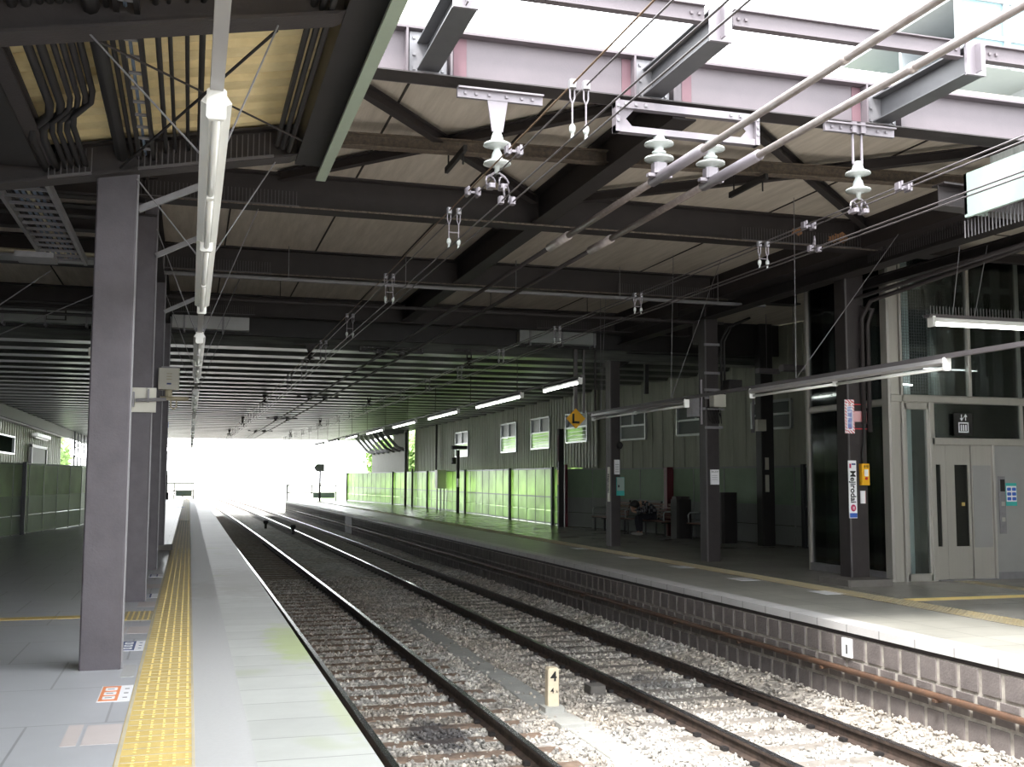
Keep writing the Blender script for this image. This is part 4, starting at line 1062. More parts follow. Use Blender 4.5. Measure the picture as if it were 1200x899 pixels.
for y, xl, zl, xr, zr, lab in ((6.2, -.6, 3.95, .42, 4.13, 'nearest canopy beam'), (9.12, -.48, 3.93, .62, 4.17, 'beam of the nearest left column'), (13.95, -.48, 4.6, .75, 4.95, 'first dark beam'), (18.7, -.48, 4.6, .75, 4.95, 'second dark beam'), (23.6, -.48, 4.6, .75, 4.95, 'third dark beam')):
    mb = MB(); mb.tube([(xl, y, zl), (.03, y, 3.3)], .006, 5); mb.tube([(xr, y, zr), (.11, y, 3.3)], .006, 5); mb.box(.02, .12, y-.03, y+.03, 3.34, 3.37)
    T('suspension_wires', mb, M['grey_steel'], 'pair of thin wires holding the left lamps below the '+lab, 'wires')
for y in (14.0, 18.75):
    T('strut', MB().bar((-.48, y-.1, 4.25), (.2, y-.1, 4.6), .06, .06), M['grey_steel'], 'short slanting grey strut on the %s left column' % ('second' if y < 15 else 'third'), 'strut')
T('strut', MB().bar((-.47, 9.3, 3.72), (.1, 9.3, 4.0), .05, .05), M['grey_steel'], 'short slanting strut on the nearest left column under the canopy beam', 'strut')
# near row, right
t = empty('lamp_trunking', (7.9, 14, 2.8), 'grey channel of the near right lamp row crossing in front of the elevator', 'lamp channel')
MB().box(7.87, 7.93, -4, 20.9, 2.83, 2.88).build('channel', M['trunk_dark'], t)
batten(7.9, 9.85, 14.1, 2.76, 'unlit pale lamp hanging in front of the elevator and station name column', 'near right lamps', 'tube', 'trunk')
batten(7.9, 16.3, 20.6, 2.76, 'unlit pale lamp hanging in front of the column with the white notice', 'near right lamps', 'tube', 'trunk')
batten(7.9, 4.0, 8.2, 2.76, 'unlit pale lamp out beyond the right edge', 'near right lamps', 'tube', 'trunk')
for k, (y, x2, zt) in enumerate(((12.9, 9.6, 5.0), (16.9, 8.9, 5.4), (20.2, 7.9, 5.4))):
    mb = MB(); mb.tube([(7.9, y, 2.88), (7.92+.05*k, y, 5.4)], .005, 5); mb.tube([(7.9, y, 2.88), (x2, y, zt)], .005, 5)
    T('suspension_wires', mb, M['grey_steel'], ('thin wires holding the lamp in front of the elevator', 'thin wires holding the lamp channel between the two near right lamps', 'thin wires at the far end of the near right lamp channel')[k], 'wires')
# far row, right, lit
t = empty('lamp_trunking', (7.62, 40, 3.6), 'dark channel carrying the row of lit lamps over the opposite platform', 'lamp channel')
MB().tube([(7.62+K(y)*.7, y, 3.595) for y in yrange(20.5, 76, 4)], .03, 6).build('channel', M['trunk_dark'], t)
for k in range(12): MB().tube([(7.62+K(25+k*4.5)*.7, 25+k*4.5, 3.6), (7.62+K(25+k*4.5)*.7, 25+k*4.5, 4.6)], .01, 5).build('hanger_rod', M['trunk_dark'], t)
fl = [(20.6, 22.9), (24.6, 28.8), (30.9, 35.0), (37.0, 41.3), (43.4, 47.6), (50, 54), (56.4, 60.4), (62.5, 66.5)]
for i, (a, b_) in enumerate(fl):
    lab = 'lit fluorescent lamp over the opposite platform, %s in the glowing row' % (('first', 'second', 'third', 'fourth', 'fifth', 'sixth', 'seventh', 'eighth')[i])
    batten(7.62+K((a+b_)/2)*.7, a, b_, 3.5, lab, 'lit lamps of the opposite platform', 'tube_on', 'trunk_dark')
for k, (a, b_) in enumerate(((1, 2), (3, 4))): pass
# crosswise lit lamp in front of the elevator
t = empty('fluorescent_lamp', (11, 12, 3.6), 'bright lit lamp hanging crosswise before the elevator glass at the right edge', 'lamp')
mb = MB(); mb.bev(9.42, 13.2, 11.95, 12.07, 3.6, 3.66, .01, 'x'); mb.build('housing', M['white'], t)
mb = MB(); mb.prism([(11.93, 3.7), (12.09, 3.7), (12.05, 3.66), (11.97, 3.66)], lambda p, tt: (9.35+4.0*tt, p[0], p[1])); mb.build('channel', M['trunk_dark'], t)
MB().tube([(9.45, 12.0, 3.575), (11.4, 12, 3.575)], .022, 10).build('lamp_tube', M['tube_on'], t, True); MB().tube([(11.45, 12.0, 3.575), (13.1, 12, 3.575)], .022, 10).build('lamp_tube', M['tube_on'], t, True)
MB().box(9.4, 9.44, 11.95, 12.07, 3.54, 3.68).build('end_cap', M['white'], t)
pc = MB(); x = 9.4
while x < 13.3: pc.box(x, x+.006, 12.0, 12.006, 3.7, 3.82); x += .05
pc.build('bird_spikes', M['grey_steel'], t)
mb = MB(); mb.tube([(9.75, 12, 3.7), (9.9, 12, 4.66)], .005, 5); mb.tube([(10.1, 12, 3.7), (10.35, 12, 4.7)], .005, 5)
T('suspension_wires', mb, M['grey_steel'], 'thin wires holding the crosswise lamp before the elevator', 'wires')
# small things high on the opposite platform
T('floodlight', MB().bev(11.9, 12.5, 19.9, 20.1, 3.78, 3.92, .02, 'x').tube([(12.2, 20, 3.9), (12.2, 20, 5.42)], .008, 5), M['light_steel'], 'small boxy lamp glinting in the dark above the opposite platform', 'lamp')
T('floodlight', MB().bev(12.75, 13.3, 22.4, 22.6, 4.0, 4.12, .02, 'x').tube([(13, 22.5, 4.1), (13, 22.5, 5.42)], .008, 5), M['light_steel'], 'tiny pale lamp above the black back column', 'lamp')

# ------------------------------------------------------------------ SIGNS AND SMALL EQUIPMENT
def text(name, s, size, loc, mat_, rot=(PI/2, 0, 0), parent=None, ext=.002, sx=1):
    cu = bpy.data.curves.new(name, 'FONT'); cu.body = s; cu.size = size; cu.align_x = 'CENTER'; cu.align_y = 'CENTER'; cu.extrude = ext; cu.offset = size*(.02 if size > .1 else .008)
    tmp = bpy.data.objects.new(name, cu); COL.objects.link(tmp)
    dg = bpy.context.evaluated_depsgraph_get(); me = bpy.data.meshes.new_from_object(tmp.evaluated_get(dg)); bpy.data.objects.remove(tmp)
    o = bpy.data.objects.new(name, me); COL.objects.link(o); me.materials.clear(); me.materials.append(mat_)
    o.rotation_euler = rot; o.scale = (sx, 1, 1)
    if parent is not None: o.parent = parent; o.location = Vector(loc)-world_loc(parent)
    else: o.location = loc
    return o
# L board
t = empty('signal_board', (8.9, 24.5, 2.7), 'yellow diamond board with a black letter L hanging over the opposite platform', 'sign')
mb = MB(); r_ = .245; mb.prism([(-r_, 0), (0, -r_), (r_, 0), (0, r_)], lambda p, tt: (8.91+p[0], 24.44+.02*tt, 2.96+p[1])); mb.build('board', M['yel_sign'], t)
mb = MB(); mb.box(8.82, 8.87, 24.425, 24.44, 2.86, 3.08); mb.box(8.82, 9.0, 24.425, 24.44, 2.84, 2.895); mb.build('letter', M['ink'], t)
mb = MB(); mb.box(8.88, 8.96, 24.46, 24.54, 2.75, 4.95); mb.build('hanger_post', M['trunk_dark'], t)
T('hanger_post', MB().box(9.12, 9.17, 24.5, 24.55, 3.1, 4.95), M['trunk_dark'], 'thin dark post just right of the yellow L board', 'post')
T('hanger_post', MB().tube([(9.4, 24.4, 2.95), (9.4, 24.4, 4.6), (9.45, 24.4, 4.72), (9.6, 24.4, 4.76)], .025, 8), M['steel_dark'], 'thin bent dark pipe between the yellow L board and the farthest column', 'pipe', smooth=True)

c0 = empty('station_name_plate', (10.02, 14.87, .9), 'narrow vertical station name plate with magenta mark on the elevator side column', 'sign')
MB().box(10.03, 10.05, 14.86, 14.99, .9, 1.81).build('plate', M['paper'], c0)
c0.location = (10.08, 14.87, .9)
for ch in list(bpy.data.objects):
    if ch.parent == c0: bpy.data.objects.remove(ch)
MB().box(10.015, 10.155, 14.865, 14.885, .9, 1.81).build('plate', M['paper'], c0)
text('lettering', 'Mejirodai', .135, (10.085, 14.862, 1.395), M['ink'], (PI/2, PI/2, 0), c0)
mb = MB()
for k in range(1): mb.prism([(.045*math.cos(a*PI/8), .055*math.sin(a*PI/8)) for a in range(16)], lambda p, tt: (10.085+p[0], 14.858+.006*tt, 1.06+p[1]))
mb.build('number_ring', M['magenta'], c0)
text('number', '50', .05, (10.085, 14.855, 1.06), M['paper'], (PI/2, PI/2, 0), c0)
MB().box(10.03, 10.06, 14.86, 14.866, 1.69, 1.76).build('mark', M['magenta'], c0); MB().box(10.07, 10.14, 14.86, 14.866, 1.74, 1.765).build('mark', M['navy'], c0)
MB().box(10.02, 10.15, 14.86, 14.866, .91, .98).build('bottom_band', M['blue'], c0)
# red striped warning band
def stripes(x0, x1, z0, z1, y, m_, parent, nm, w_=.022, pitch=.05):
    mb = MB(); k = -40
    def clip(poly):
        for ax_, lim, sg in ((0, x0, 1), (0, x1, -1), (1, z0, 1), (1, z1, -1)):
            out = []
            for i in range(len(poly)):
                a, b_ = poly[i], poly[(i+1) % len(poly)]; da, db = (a[ax_]-lim)*sg, (b_[ax_]-lim)*sg
                if da >= 0: out.append(a)
                if da*db < 0:
                    q = da/(da-db); out.append((a[0]+(b_[0]-a[0])*q, a[1]+(b_[1]-a[1])*q))
            poly = out
            if len(poly) < 3: return None
        return poly
    h = z1-z0
    while k < 60:
        s = x0+k*pitch-h; pl = clip([(s, z1+.0), (s+w_, z1), (s+w_+h, z0), (s+h, z0)])
        if pl: mb.prism(pl, lambda p, tt: (p[0], y-.002*tt, p[1]))
        k += 1
    if mb.v: mb.build(nm, m_, parent)
t = empty('evacuation_sign', (9.96, 14.84, 2.24), 'white sign with red striped border high on the elevator side column', 'sign')
MB().box(9.965, 10.135, 14.85, 14.868, 2.24, 2.78).build('plate', M['paper'], t)
for a in ((9.965, 9.995, 2.24, 2.78), (10.105, 10.135, 2.24, 2.78), (9.995, 10.105, 2.24, 2.29), (9.995, 10.105, 2.73, 2.78)): stripes(*a, 14.85, M['red'], t, 'stripes')
for k in range(4):
    text('lettering', '広域避難場所'[k], .09, (10.05, 14.847, 2.62-k*.09), M['blue'], (PI/2, 0, 0), t)
text('symbol', '文', .07, (10.05, 14.847, 2.70), M['red'], (PI/2, 0, 0), t)
MB().box(10.03, 10.07, 14.846, 14.849, 2.31, 2.33).build('mark', M['red'], t)
t = empty('warning_band', (10.25, 14.88, 2.3), 'red and white striped tape band wrapped on the elevator side column', 'sign')
MB().box(10.14, 10.385, 14.886, 14.895, 2.43, 2.6).build('band', M['paper'], t)
for a, b_ in ((10.14, 10.22), (10.22, 10.30), (10.33, 10.385)): stripes(a, b_, 2.43, 2.6, 14.886, M['red'], t, 'stripes', .022, .045)
MB().box(10.14, 10.39, 14.885, 14.897, 2.70, 2.715).build('line', M['red'], t); MB().box(10.14, 10.39, 14.885, 14.897, 2.31, 2.325).build('line', M['red'], t)
t = empty('emergency_button', (10.32, 14.85, 1.42), 'yellow emergency stop box on the elevator side column', 'emergency button')
MB().bev(10.22, 10.36, 14.80, 14.895, 1.42, 1.76, .01).build('case', M['yel_sign'], t)
MB().box(10.255, 10.325, 14.792, 14.8, 1.56, 1.67).build('white_field', M['paper'], t)
MB().lathe([(.02, 0), (.02, .005)], (10.29, 14.79, 1.52), 12).build('rim', M['red'], t)
mb = MB(); mb.prism([(.022*math.cos(a*PI/8), .022*math.sin(a*PI/8)) for a in range(16)], lambda p, tt: (10.29+p[0], 14.785+.015*tt, 1.525+p[1])); mb.build('button', M['red'], t)
text('lettering', '非常', .05, (10.29, 14.798, 1.71), M['ink'], (PI/2, 0, 0), t)
T('cable', MB().tube([(10.28, 14.87, 1.76), (10.27, 14.86, 1.9), (10.31, 14.86, 2.15), (10.31, 14.86, 2.4), (10.28, 14.86, 2.9), (10.28, 14.88, 3.6)], .018, 8), M['black'], 'black cable running down to the yellow emergency box', 'cable', smooth=True)
t = empty('notice', (10.28, 14.88, 1.13), 'small white notice with red dashed edge under the yellow box', 'notice')
MB().box(10.24, 10.33, 14.885, 14.897, 1.13, 1.33).build('sheet', M['paper'], t)
mb = MB()
for k in range(7): mb.box(10.32, 10.33, 14.883, 14.886, 1.14+k*.027, 1.154+k*.027)
mb.build('dashes', M['red'], t)
# notices on the middle column
t = empty('notice', (10.08, 19.58, 1.45), 'white paper notice on the middle dark column of the opposite platform', 'notice')
MB().box(10.0, 10.19, 19.57, 19.597, 1.40, 1.70).build('sheet', M['paper'], t)
text('lettering', 'おしらせ', .038, (10.095, 19.568, 1.655), M['ink'], (PI/2,0,0), t)
mb = MB()
for k in range(3): mb.box(10.03, 10.15, 19.566, 19.57, 1.5+k*.04, 1.506+k*.04)
mb.build('print_lines', M['grey_steel'], t)
t = empty('notice', (10.06, 24.7, 1.8), 'upper white notice on the farthest column of the opposite platform', 'notice')
MB().box(10.02, 10.16, 24.72, 24.745, 1.62, 1.98).build('sheet', M['paper'], t)
mb = MB()
for k in range(4): mb.box(10.04, 10.14, 24.717, 24.72, 1.68+k*.06, 1.69+k*.06)
mb.build('print_lines', M['grey_steel'], t)
t = empty('notice', (10.1, 24.7, 1.1), 'pale blue green notice board jutting from the farthest column', 'notice')
MB().box(10.07, 10.27, 24.7, 24.74, 1.10, 1.55).build('board', M['teal'], t); MB().box(10.075, 10.265, 24.695, 24.7, 1.22, 1.545).build('pale_field', M['fascia_r'], t)
MB().box(10.1, 10.14, 24.69, 24.696, 1.3, 1.36).build('print', M['ink'], t)
t = empty('station_name_plate', (9.9, 24.75, .95), 'narrow vertical name plate on the left face of the farthest column', 'sign')
MB().box(9.905, 9.925, 24.76, 24.9, .95, 1.8).build('plate', M['ivory'], t)
text('lettering', 'Mejirodai', .125, (9.903, 24.83, 1.4), M['ink'], (PI/2, PI/2, -PI/2), t)
T('loudspeaker', MB().lathe([(.03, .1), (.07, .06), (.08, 0), (.05, -.06), (.02, -.08)], (10.15, 24.69, 2.32), 10), M['steel_black'], 'small round black fitting on the farthest column above the notices', 'fitting')
# junction boxes on the middle column
t = empty('junction_box', (9.9, 19.4, 2.9), 'beige junction box mounted on the middle dark column', 'junction box')
MB().bev(9.98, 10.25, 19.35, 19.55, 2.95, 3.2, .01).build('case', M['ivory'], t)
MB().box(9.93, 10.3, 19.52, 19.6, 2.9, 2.93).build('shelf', M['grey_steel'], t)
t = empty('junction_box', (9.65, 19.5, 2.9), 'grey box left of the beige one on the middle dark column', 'junction box')
MB().bev(9.55, 9.72, 19.45, 19.7, 2.75, 3.15, .01).box(9.7, 9.95, 19.6, 19.66, 2.9, 2.95).build('case', M['grey_steel'], t)
mb = MB(); mb.tube([(9.78, 19.5, 2.6), (9.78, 19.5, 3.5)], .025, 8); mb.build('mast', M['light_steel'], t)
T('junction_box', MB().bev(10.3, 10.6, 19.3, 19.6, 3.3, 3.5, .02), M['steel_black'], 'black camera box right of the middle dark column', 'camera')
t = empty('column_strap', (10.07, 19.6, 3.2), 'set of pale straps and conduit clamps around the middle dark column', 'strap')
for z in (2.52, 3.12, 3.28, 3.62, 4.2): MB().box(9.9, 10.28, 19.55, 19.6, z, z+.05).build('strap', M['grey_steel'], t)
for dx in (0, .07): MB().tube([(10.26+dx, 19.55, 3.2), (10.26+dx, 19.55, 4.3), (10.4+dx, 19.5, 4.6), (10.9, 19.5, 4.8)], .025, 8).build('conduit', M['steel_black'], t, True)
mb = MB()
for k in range(5): mb.tube([(9.93+.06*k, 19.56, 2.95), (9.95+.06*k, 19.5, 2.7+.03*k), (10.02+.05*k, 19.5, 2.62), (10.1+.03*k, 19.52, 2.9)], .009, 5)
mb.build('hanging_cables', M['black'], t)
t = empty('junction_box', (13.4, 23.7, 2.7), 'beige cable box on the black back column', 'junction box')
MB().bev(13.35, 13.6, 23.6, 23.8, 2.7, 2.98, .01).build('case', M['ivory'], t)
mb = MB(); mb.tube([(13.3, 23.7, 2.72), (13.3, 23.7, 3.5)], .03, 8); mb.tube([(13.22, 23.7, 2.7), (13.3, 23.65, 2.7)], .05, 8); mb.build('conduit', M['grey_steel'], t)
# speaker box and bracket on the left columns
t = empty('speaker_box', (-.36, 18.5, 2.95), 'pale grey box with a small dark label beside the third left column', 'speaker')
MB().bev(-.535, -.205, 18.4, 18.65, 2.94, 3.29, .015).build('case', M['ivory'], t)
mb = MB(); mb.box(-.49, -.2, 18.45, 18.68, 3.29, 3.32); mb.build('lid', M['grey_steel'], t)
mb = MB(); mb.box(-.4, -.33, 18.395, 18.4, 3.02, 3.045); mb.build('label', M['navy'], t)
mb = MB()
for k in range(3): mb.box(-.405, -.32, 18.394, 18.4, 3.1+k*.045, 3.115+k*.045)
mb.build('louvre', M['cable'], t)
mb = MB(); mb.tube([(-.37, 18.5, 2.94), (-.37, 18.5, 2.82)], .06, 8); mb.tube([(-.5, 18.5, 2.8), (-.05, 18.5, 2.8)], .035, 8); mb.tube([(-.33, 18.5, 2.8), (-.33, 18.5, 2.65), (-.28, 18.5, 2.62), (-.24, 18.5, 2.66), (-.24, 18.5, 2.8)], .012, 6); mb.build('pipe_arm', M['cable'], t)
t = empty('mounting_bracket', (-.55, 13.8, 2.3), 'pale steel bracket plate with a pipe arm on the second left column', 'bracket')
MB().box(-.735, -.42, 13.9, 13.94, 2.3, 2.6).build('back_plate', M['ivory'], t)
mb = MB(); mb.tube([(-.66, 13.85, 2.44), (-.3, 13.85, 2.46)], .022, 8); mb.box(-.69, -.67, 13.8, 13.9, 2.36, 2.54); mb.box(-.52, -.5, 13.84, 13.9, 2.42, 2.58); mb.build('pipe_arm', M['grey_steel'], t)
# left hanging small lamp
t = empty('hanging_sensor', (-1.7, 20, 3.9), 'small white cylinder hanging left of the nearest column', 'lamp')
mb = MB(); mb.tube([(-1.69, 20, 3.75), (-1.69, 20, 4.05)], .035, 10); mb.tube([(-1.69, 20, 4.05), (-1.69, 20, 5.42)], .006, 5); mb.build('tube', M['white'], t, True); MB().bev(-1.75, -1.63, 19.94, 20.06, 3.62, 3.76, .01).build('base', M['ivory'], t)
# hanging wires left
for k, (a, b_) in enumerate((((-1.9, 10.2, 4.2), (-3.4, 13.5, 3.2)), ((-.83, 13.9, 3.9), (-4.4, 18, 2.9)), ((-1.75, 14.5, 4.1), (-2.9, 15.0, 3.3)))):
    T('hanging_wire', MB().tube([a, b_], .007, 5), M['grey_steel'], ('thin slanting wire in front of the cable ladder', 'long thin wire slanting down left from the nearest column', 'short beaded wire hanging at the left edge')[k], 'wire')
# platform floor stickers
def sticker(x0, x1, y0, y1, z, col, lab, dark='orange', near=True):
    t = empty('floor_sticker', ((x0+x1)/2, (y0+y1)/2, z), lab, 'floor sticker', 'queue stickers on the left platform')
    MB().box(x0, x1, y0, y1, z, z+.003).build('sheet', M['paper'], t)
    xm = x0+(x1-x0)*.62
    MB().box(x0+.008, xm, y0+.02, y1-.02, z+.003, z+.0045).build('colour_field', M[dark], t)
    mb = MB()
    for k in range(3):
        ya = y0+.05+k*(y1-y0-.1)/3; mb.bev(x0+.03, xm-.02, ya+.02, ya+(y1-y0-.1)/3-.03, z+.0045, z+.0055, .01)
    mb.build('white_boxes', M['paper'], t)
    if near:
        mb = MB()
        for k in range(3):
            ya = y0+.08+k*(y1-y0-.1)/3; mb.box(x0+.045, xm-.04, ya+.03, ya+.055, z+.0055, z+.006)
        for k in range(3): mb.box(xm+.03+.0*k, x1-.02, y0+.1+k*.16, y0+.13+k*.16, z+.0035, z+.0045)
        mb.build('print', M['grey_steel'] if dark == 'orange' else M['navy'], t)
sticker(-.555, -.345, 7.83, 8.4, .001, 0, 'white sticker with three orange framed boxes on the floor before the nearest column', 'orange')
sticker(-.545, -.345, 10.05, 10.62, .001, 0, 'navy and white queue sticker just behind the nearest column', 'navy')
sticker(-.545, -.345, 14.35, 14.85, .001, 0, 'navy and white queue sticker beside the second left column', 'navy', False)
sticker(-.545, -.345, 17.3, 17.8, .001, 0, 'small navy and white queue sticker before the third left column', 'navy', False)
for (a, b_, c_, d_, lab) in ((-.655, -.57, 6.62, 7.16, 'narrow pale pink floor tile nearest the viewer'), (-.545, -.345, 6.62, 7.13, 'wide pale pink floor tile nearest the viewer'), (-.58, -.555, 11.15, 11.65, 'sliver of pale pink floor tile beyond the nearest column'), (-.54, -.345, 11.15, 11.65, 'pale pink floor tile beyond the navy sticker'), (-.54, -.345, 13.4, 13.9, 'pale pink floor tile before the second left column'), (-.54, -.345, 15.6, 16.2, 'pale pink floor tile past the second left column')):
    T('floor_tile', MB().box(a, b_, c_, d_, 0, .002), M['ppatch'], lab, 'floor tile', 'pale pink floor tiles')
T('manhole_cover', MB().bev(-.46, -.36, 8.75, 9.3, 0, .003, .02), M['border'], 'faint round cornered access plate at the foot of the nearest column', 'cover')
for i, (x, y) in enumerate(((8.6, 15.8), (8.7, 18.3), (8.7, 20.8), (8.7, 23.8), (8.75, 13.6))):
    T('floor_sticker', MB().box(x, x+.35, y, y+.5, ZR, ZR+.003), M['paper'], 'pale worn floor sticker beside the tactile strip of the opposite platform', 'floor sticker', 'queue stickers on the opposite platform')
# small plate on the block wall
t = empty('wall_plate', (7.2, 10.8, -.5), 'small white number plate on the block wall under the opposite platform', 'sign')
MB().box(7.195, 7.22, 10.72, 10.9, -.5, -.29).build('plate', M['paper'], t); MB().box(7.19, 7.195, 10.79, 10.81, -.46, -.36).build('digit', M['ink'], t)

# kilometre post
t = empty('kilometre_post', (4.02, 11.85, -1.12), 'short weathered white kilometre post with the number 4 between the tracks', 'marker post')
mb = MB(); mb.bev(3.955, 4.09, 11.78, 11.9, -1.06, -.66, .012); mb.prism([(3.955, -.66), (4.09, -.66), (4.07, -.635), (3.975, -.635)], lambda p, tt: (p[0], 11.78+.12*tt, p[1])); mb.build('post', M['kmpost'], t)
MB().bev(3.9, 4.13, 11.7, 11.95, -1.13, -1.06, .01).build('base_block', M['concrete'], t)
text('number', '4', .15, (4.022, 11.776, -.735), M['ink'], (PI/2,0,0), t); text('number', '4', .085, (4.005, 11.776, -.89), M['ink'], (PI/2,0,0), t); text('letter', 'k', .045, (4.06, 11.776, -.9), M['ink'], (PI/2,0,0), t)
t = empty('track_box', (4.9, 12.85, -1.15), 'small grey block lying beside the rail behind the kilometre post', 'block')
MB().bev(4.82, 5.02, 12.7, 12.95, -1.15, -1.05, .01).build('block', M['concrete_d'], t)
T('track_box', MB().bev(3.82, 4.1, 10.95, 11.15, -1.13, -1.08, .01), M['concrete'], 'flat grey block at the foot of the kilometre post', 'block')
# far track side boxes
for x, y, lab in ((4.2, 58, 'tiny dark signal box far away between the tracks'), (5.0, 52, 'tiny dark marker on the far track')):
    mb = MB(); mb.bev(x-.06+K(y), x+.06+K(y), y, y+.2, -1.15, -.85, .02); mb.lathe([(.1, .1), (.14, 0), (.1, -.1)], (x+K(y), y+.1, -.8), 8); T('track_signal', mb, M['steel_black'], lab, 'signal')
# ------------------------------------------------------------------ ELEVATOR
EX0, EX1, EY, EB, ET = 10.95, 13.75, 15.0, 17.5, 5.2
el = empty('elevator_shaft', (12.3, 16.2, ZR), 'stainless and glass elevator shaft standing on the opposite platform', 'elevator')
def P(nm, mb, m_, lab=None, par=None, sm=False):
    o = mb.build(nm, m_, par or el, sm)
    if lab: o['label'] = lab
    return o
P('corner_post', MB().bev(10.88, 11.1, 14.97, 15.2, ZR, ET, .03), M['steel'])
P('corner_post', MB().bev(10.9, 11.0, 17.4, 17.5, ZR, ET, .02), M['steel'])
P('corner_post', MB().bev(13.45, 13.55, 15.0, 15.1, 2.16, ET, .01), M['steel'])
P('post_trim', MB().bev(11.1, 11.14, 14.95, 15.05, ZR, ET, .008), M['steel'])
P('transom', MB().bev(10.9, 13.75, 14.95, 15.08, 2.77, 2.9, .02, 'x'), M['steel'])
P('transom', MB().bev(10.91, 11.0, 15.1, 17.45, 2.72, 2.84, .02, 'y'), M['steel'])
P('transom', MB().bev(11.66, 13.55, 14.94, 15.05, 2.08, 2.2, .01, 'x'), M['steel'])
P('mullion', MB().bev(12.43, 12.49, 14.95, 15.05, 2.9, ET, .01), M['steel'])
P('mullion', MB().bev(11.62, 11.72, 14.94, 15.06, ZR, 2.78, .01), M['steel'])
P('mullion', MB().bev(12.84, 12.88, 14.93, 15.05, ZR, 2.1, .008), M['steel'])
mb = MB(); mb.bev(11.14, 11.66, 14.96, 15.04, ZR, ZR+.12, .01, 'x'); mb.bev(11.14, 11.2, 14.96, 15.04, ZR, 2.77, .01); mb.bev(11.58, 11.64, 14.96, 15.04, ZR, 2.77, .01); mb.bev(11.14, 11.64, 14.96, 15.04, 2.66, 2.77, .01, 'x')
P('glass_frame', mb, M['steel'])
P('base_rail', MB().bev(10.9, 11.0, 15.2, 17.45, ZR, ZR+.14, .01, 'y'), M['grey_steel'])
P('front_glass', MB().box(11.18, 11.6, 14.99, 15.0, ZR+.1, 2.68), M['glass'])
P('transom_glass', MB().box(11.7, 13.47, 14.99, 15.0, 2.19, 2.78), M['glass'])
P('upper_glass', MB().box(11.1, 12.45, 14.99, 15.0, 2.9, ET), M['glass']); P('upper_glass', MB().box(12.48, 13.75, 14.99, 15.0, 2.9, ET), M['glass'])
P('side_glass', MB().box(10.94, 10.95, 15.2, 17.4, ZR+.12, 2.74), M['glass']); P('side_glass', MB().box(10.94, 10.95, 15.2, 17.4, 2.84, ET), M['glass'])
# doors
for nm, x0, x1, wx0, wx1 in (('l', 11.72, 11.95, 11.735, 11.85), ('r', 11.955, 12.43, 12.12, 12.38)):
    mb = MB(); z0, z1, a, b_ = ZR+.02, 2.08, .42, 1.76
    mb.box(x0, wx0, 15.0, 15.04, z0, z1); mb.box(wx1, x1, 15.0, 15.04, z0, z1); mb.box(wx0, wx1, 15.0, 15.04, z0, a); mb.box(wx0, wx1, 15.0, 15.04, b_, z1)
    d_ = P('door_leaf', mb, M['steel'])
    P('door_window', MB().box(wx0, wx1, 15.015, 15.03, a, b_), M['glass_d'], par=d_)
mb = MB(); mb.box(12.44, 12.84, 14.98, 15.03, ZR+.02, 2.08); dp = P('door_pocket', mb, M['steel'])
P('smoked_panel', MB().box(12.46, 12.82, 14.972, 14.98, .40, 1.75), M['steel_l'], par=dp)
P('door_sill', MB().box(11.7, 12.86, 14.9, 15.05, ZR, ZR+.02), M['grey_steel'])
P('side_panel', MB().box(12.88, 13.6, 14.98, 15.03, ZR+.12, 2.09), M['steel_l'])
P('kick_plate', MB().box(12.88, 13.6, 14.97, 15.04, ZR, ZR+.12), M['grey_steel'])
P('inner_sticker', MB().box(12.24, 12.3, 14.99, 15.0, 1.08, 1.14), M['yellow'])
cp = P('call_panel', MB().bev(12.96, 13.09, 14.95, 14.98, .62, 1.57, .008), M['grey_steel'])
P('display', MB().box(12.98, 13.07, 14.945, 14.95, 1.32, 1.52), M['ink'], par=cp)
for z in (1.08, .82):
    P('button_plate', MB().box(12.995, 13.055, 14.943, 14.95, z, z+.07), M['steel'], par=cp)
# inner structure seen through the glass
mb = MB()
for x in (11.45, 12.0, 12.35, 13.0, 13.35): mb.box(x, x+.12, 15.35, 15.45, 2.9 if x > 11.6 else ZR, ET)
mb.box(11.0, 13.7, 15.35, 15.42, 4.75, 4.85)
P('inner_frame', mb, M['mesh_c'])
mb = MB(); mb.box(11.02, 11.14, 16.9, 17.1, ZR, ET); mb.box(11.02, 11.12, 15.6, 15.7, ZR, ET); P('inner_frame', mb, M['mesh_c'])
P('back_wall', MB().box(11.0, 13.75, 17.4, 17.45, ZR, ET), M['shaft']); P('far_wall', MB().box(13.7, 13.75, 15.05, 17.4, ZR, ET), M['shaft'])
P('roof_plate', MB().box(10.9, 13.75, 15.0, 17.5, ET, ET+.1), M['shaft'])
mb = MB()
for k in range(26):
    x = 11.15+k*.05; mb.box(x, x+.006, 15.25, 15.256, 2.9, 5.0)
for k in range(40):
    z = 2.92+k*.05; mb.box(11.15, 12.42, 15.25, 15.256, z, z+.006)
P('wire_mesh', mb, M['grey_steel'])
for z, x1 in ((3.38, 12.8), (3.1, 11.5)):
    P('lamp_reflection_strip', MB().tube([(11.15, 15.2, z), (x1, 15.2, z-.02)], .012, 8), M['reflection_glow'])  # added glowing strips: lamp reflections that also brighten the shaft
P('elevator_car', MB().bev(11.75, 13.4, 15.5, 17.2, ZR, 2.0, .04), M['shaft'])
P('inner_panel', MB().box(12.2, 12.5, 15.6, 15.64, 2.95, 3.35), M['white']); P('inner_panel', MB().box(13.05, 13.3, 15.5, 15.54, 2.95, 3.3), M['white'])
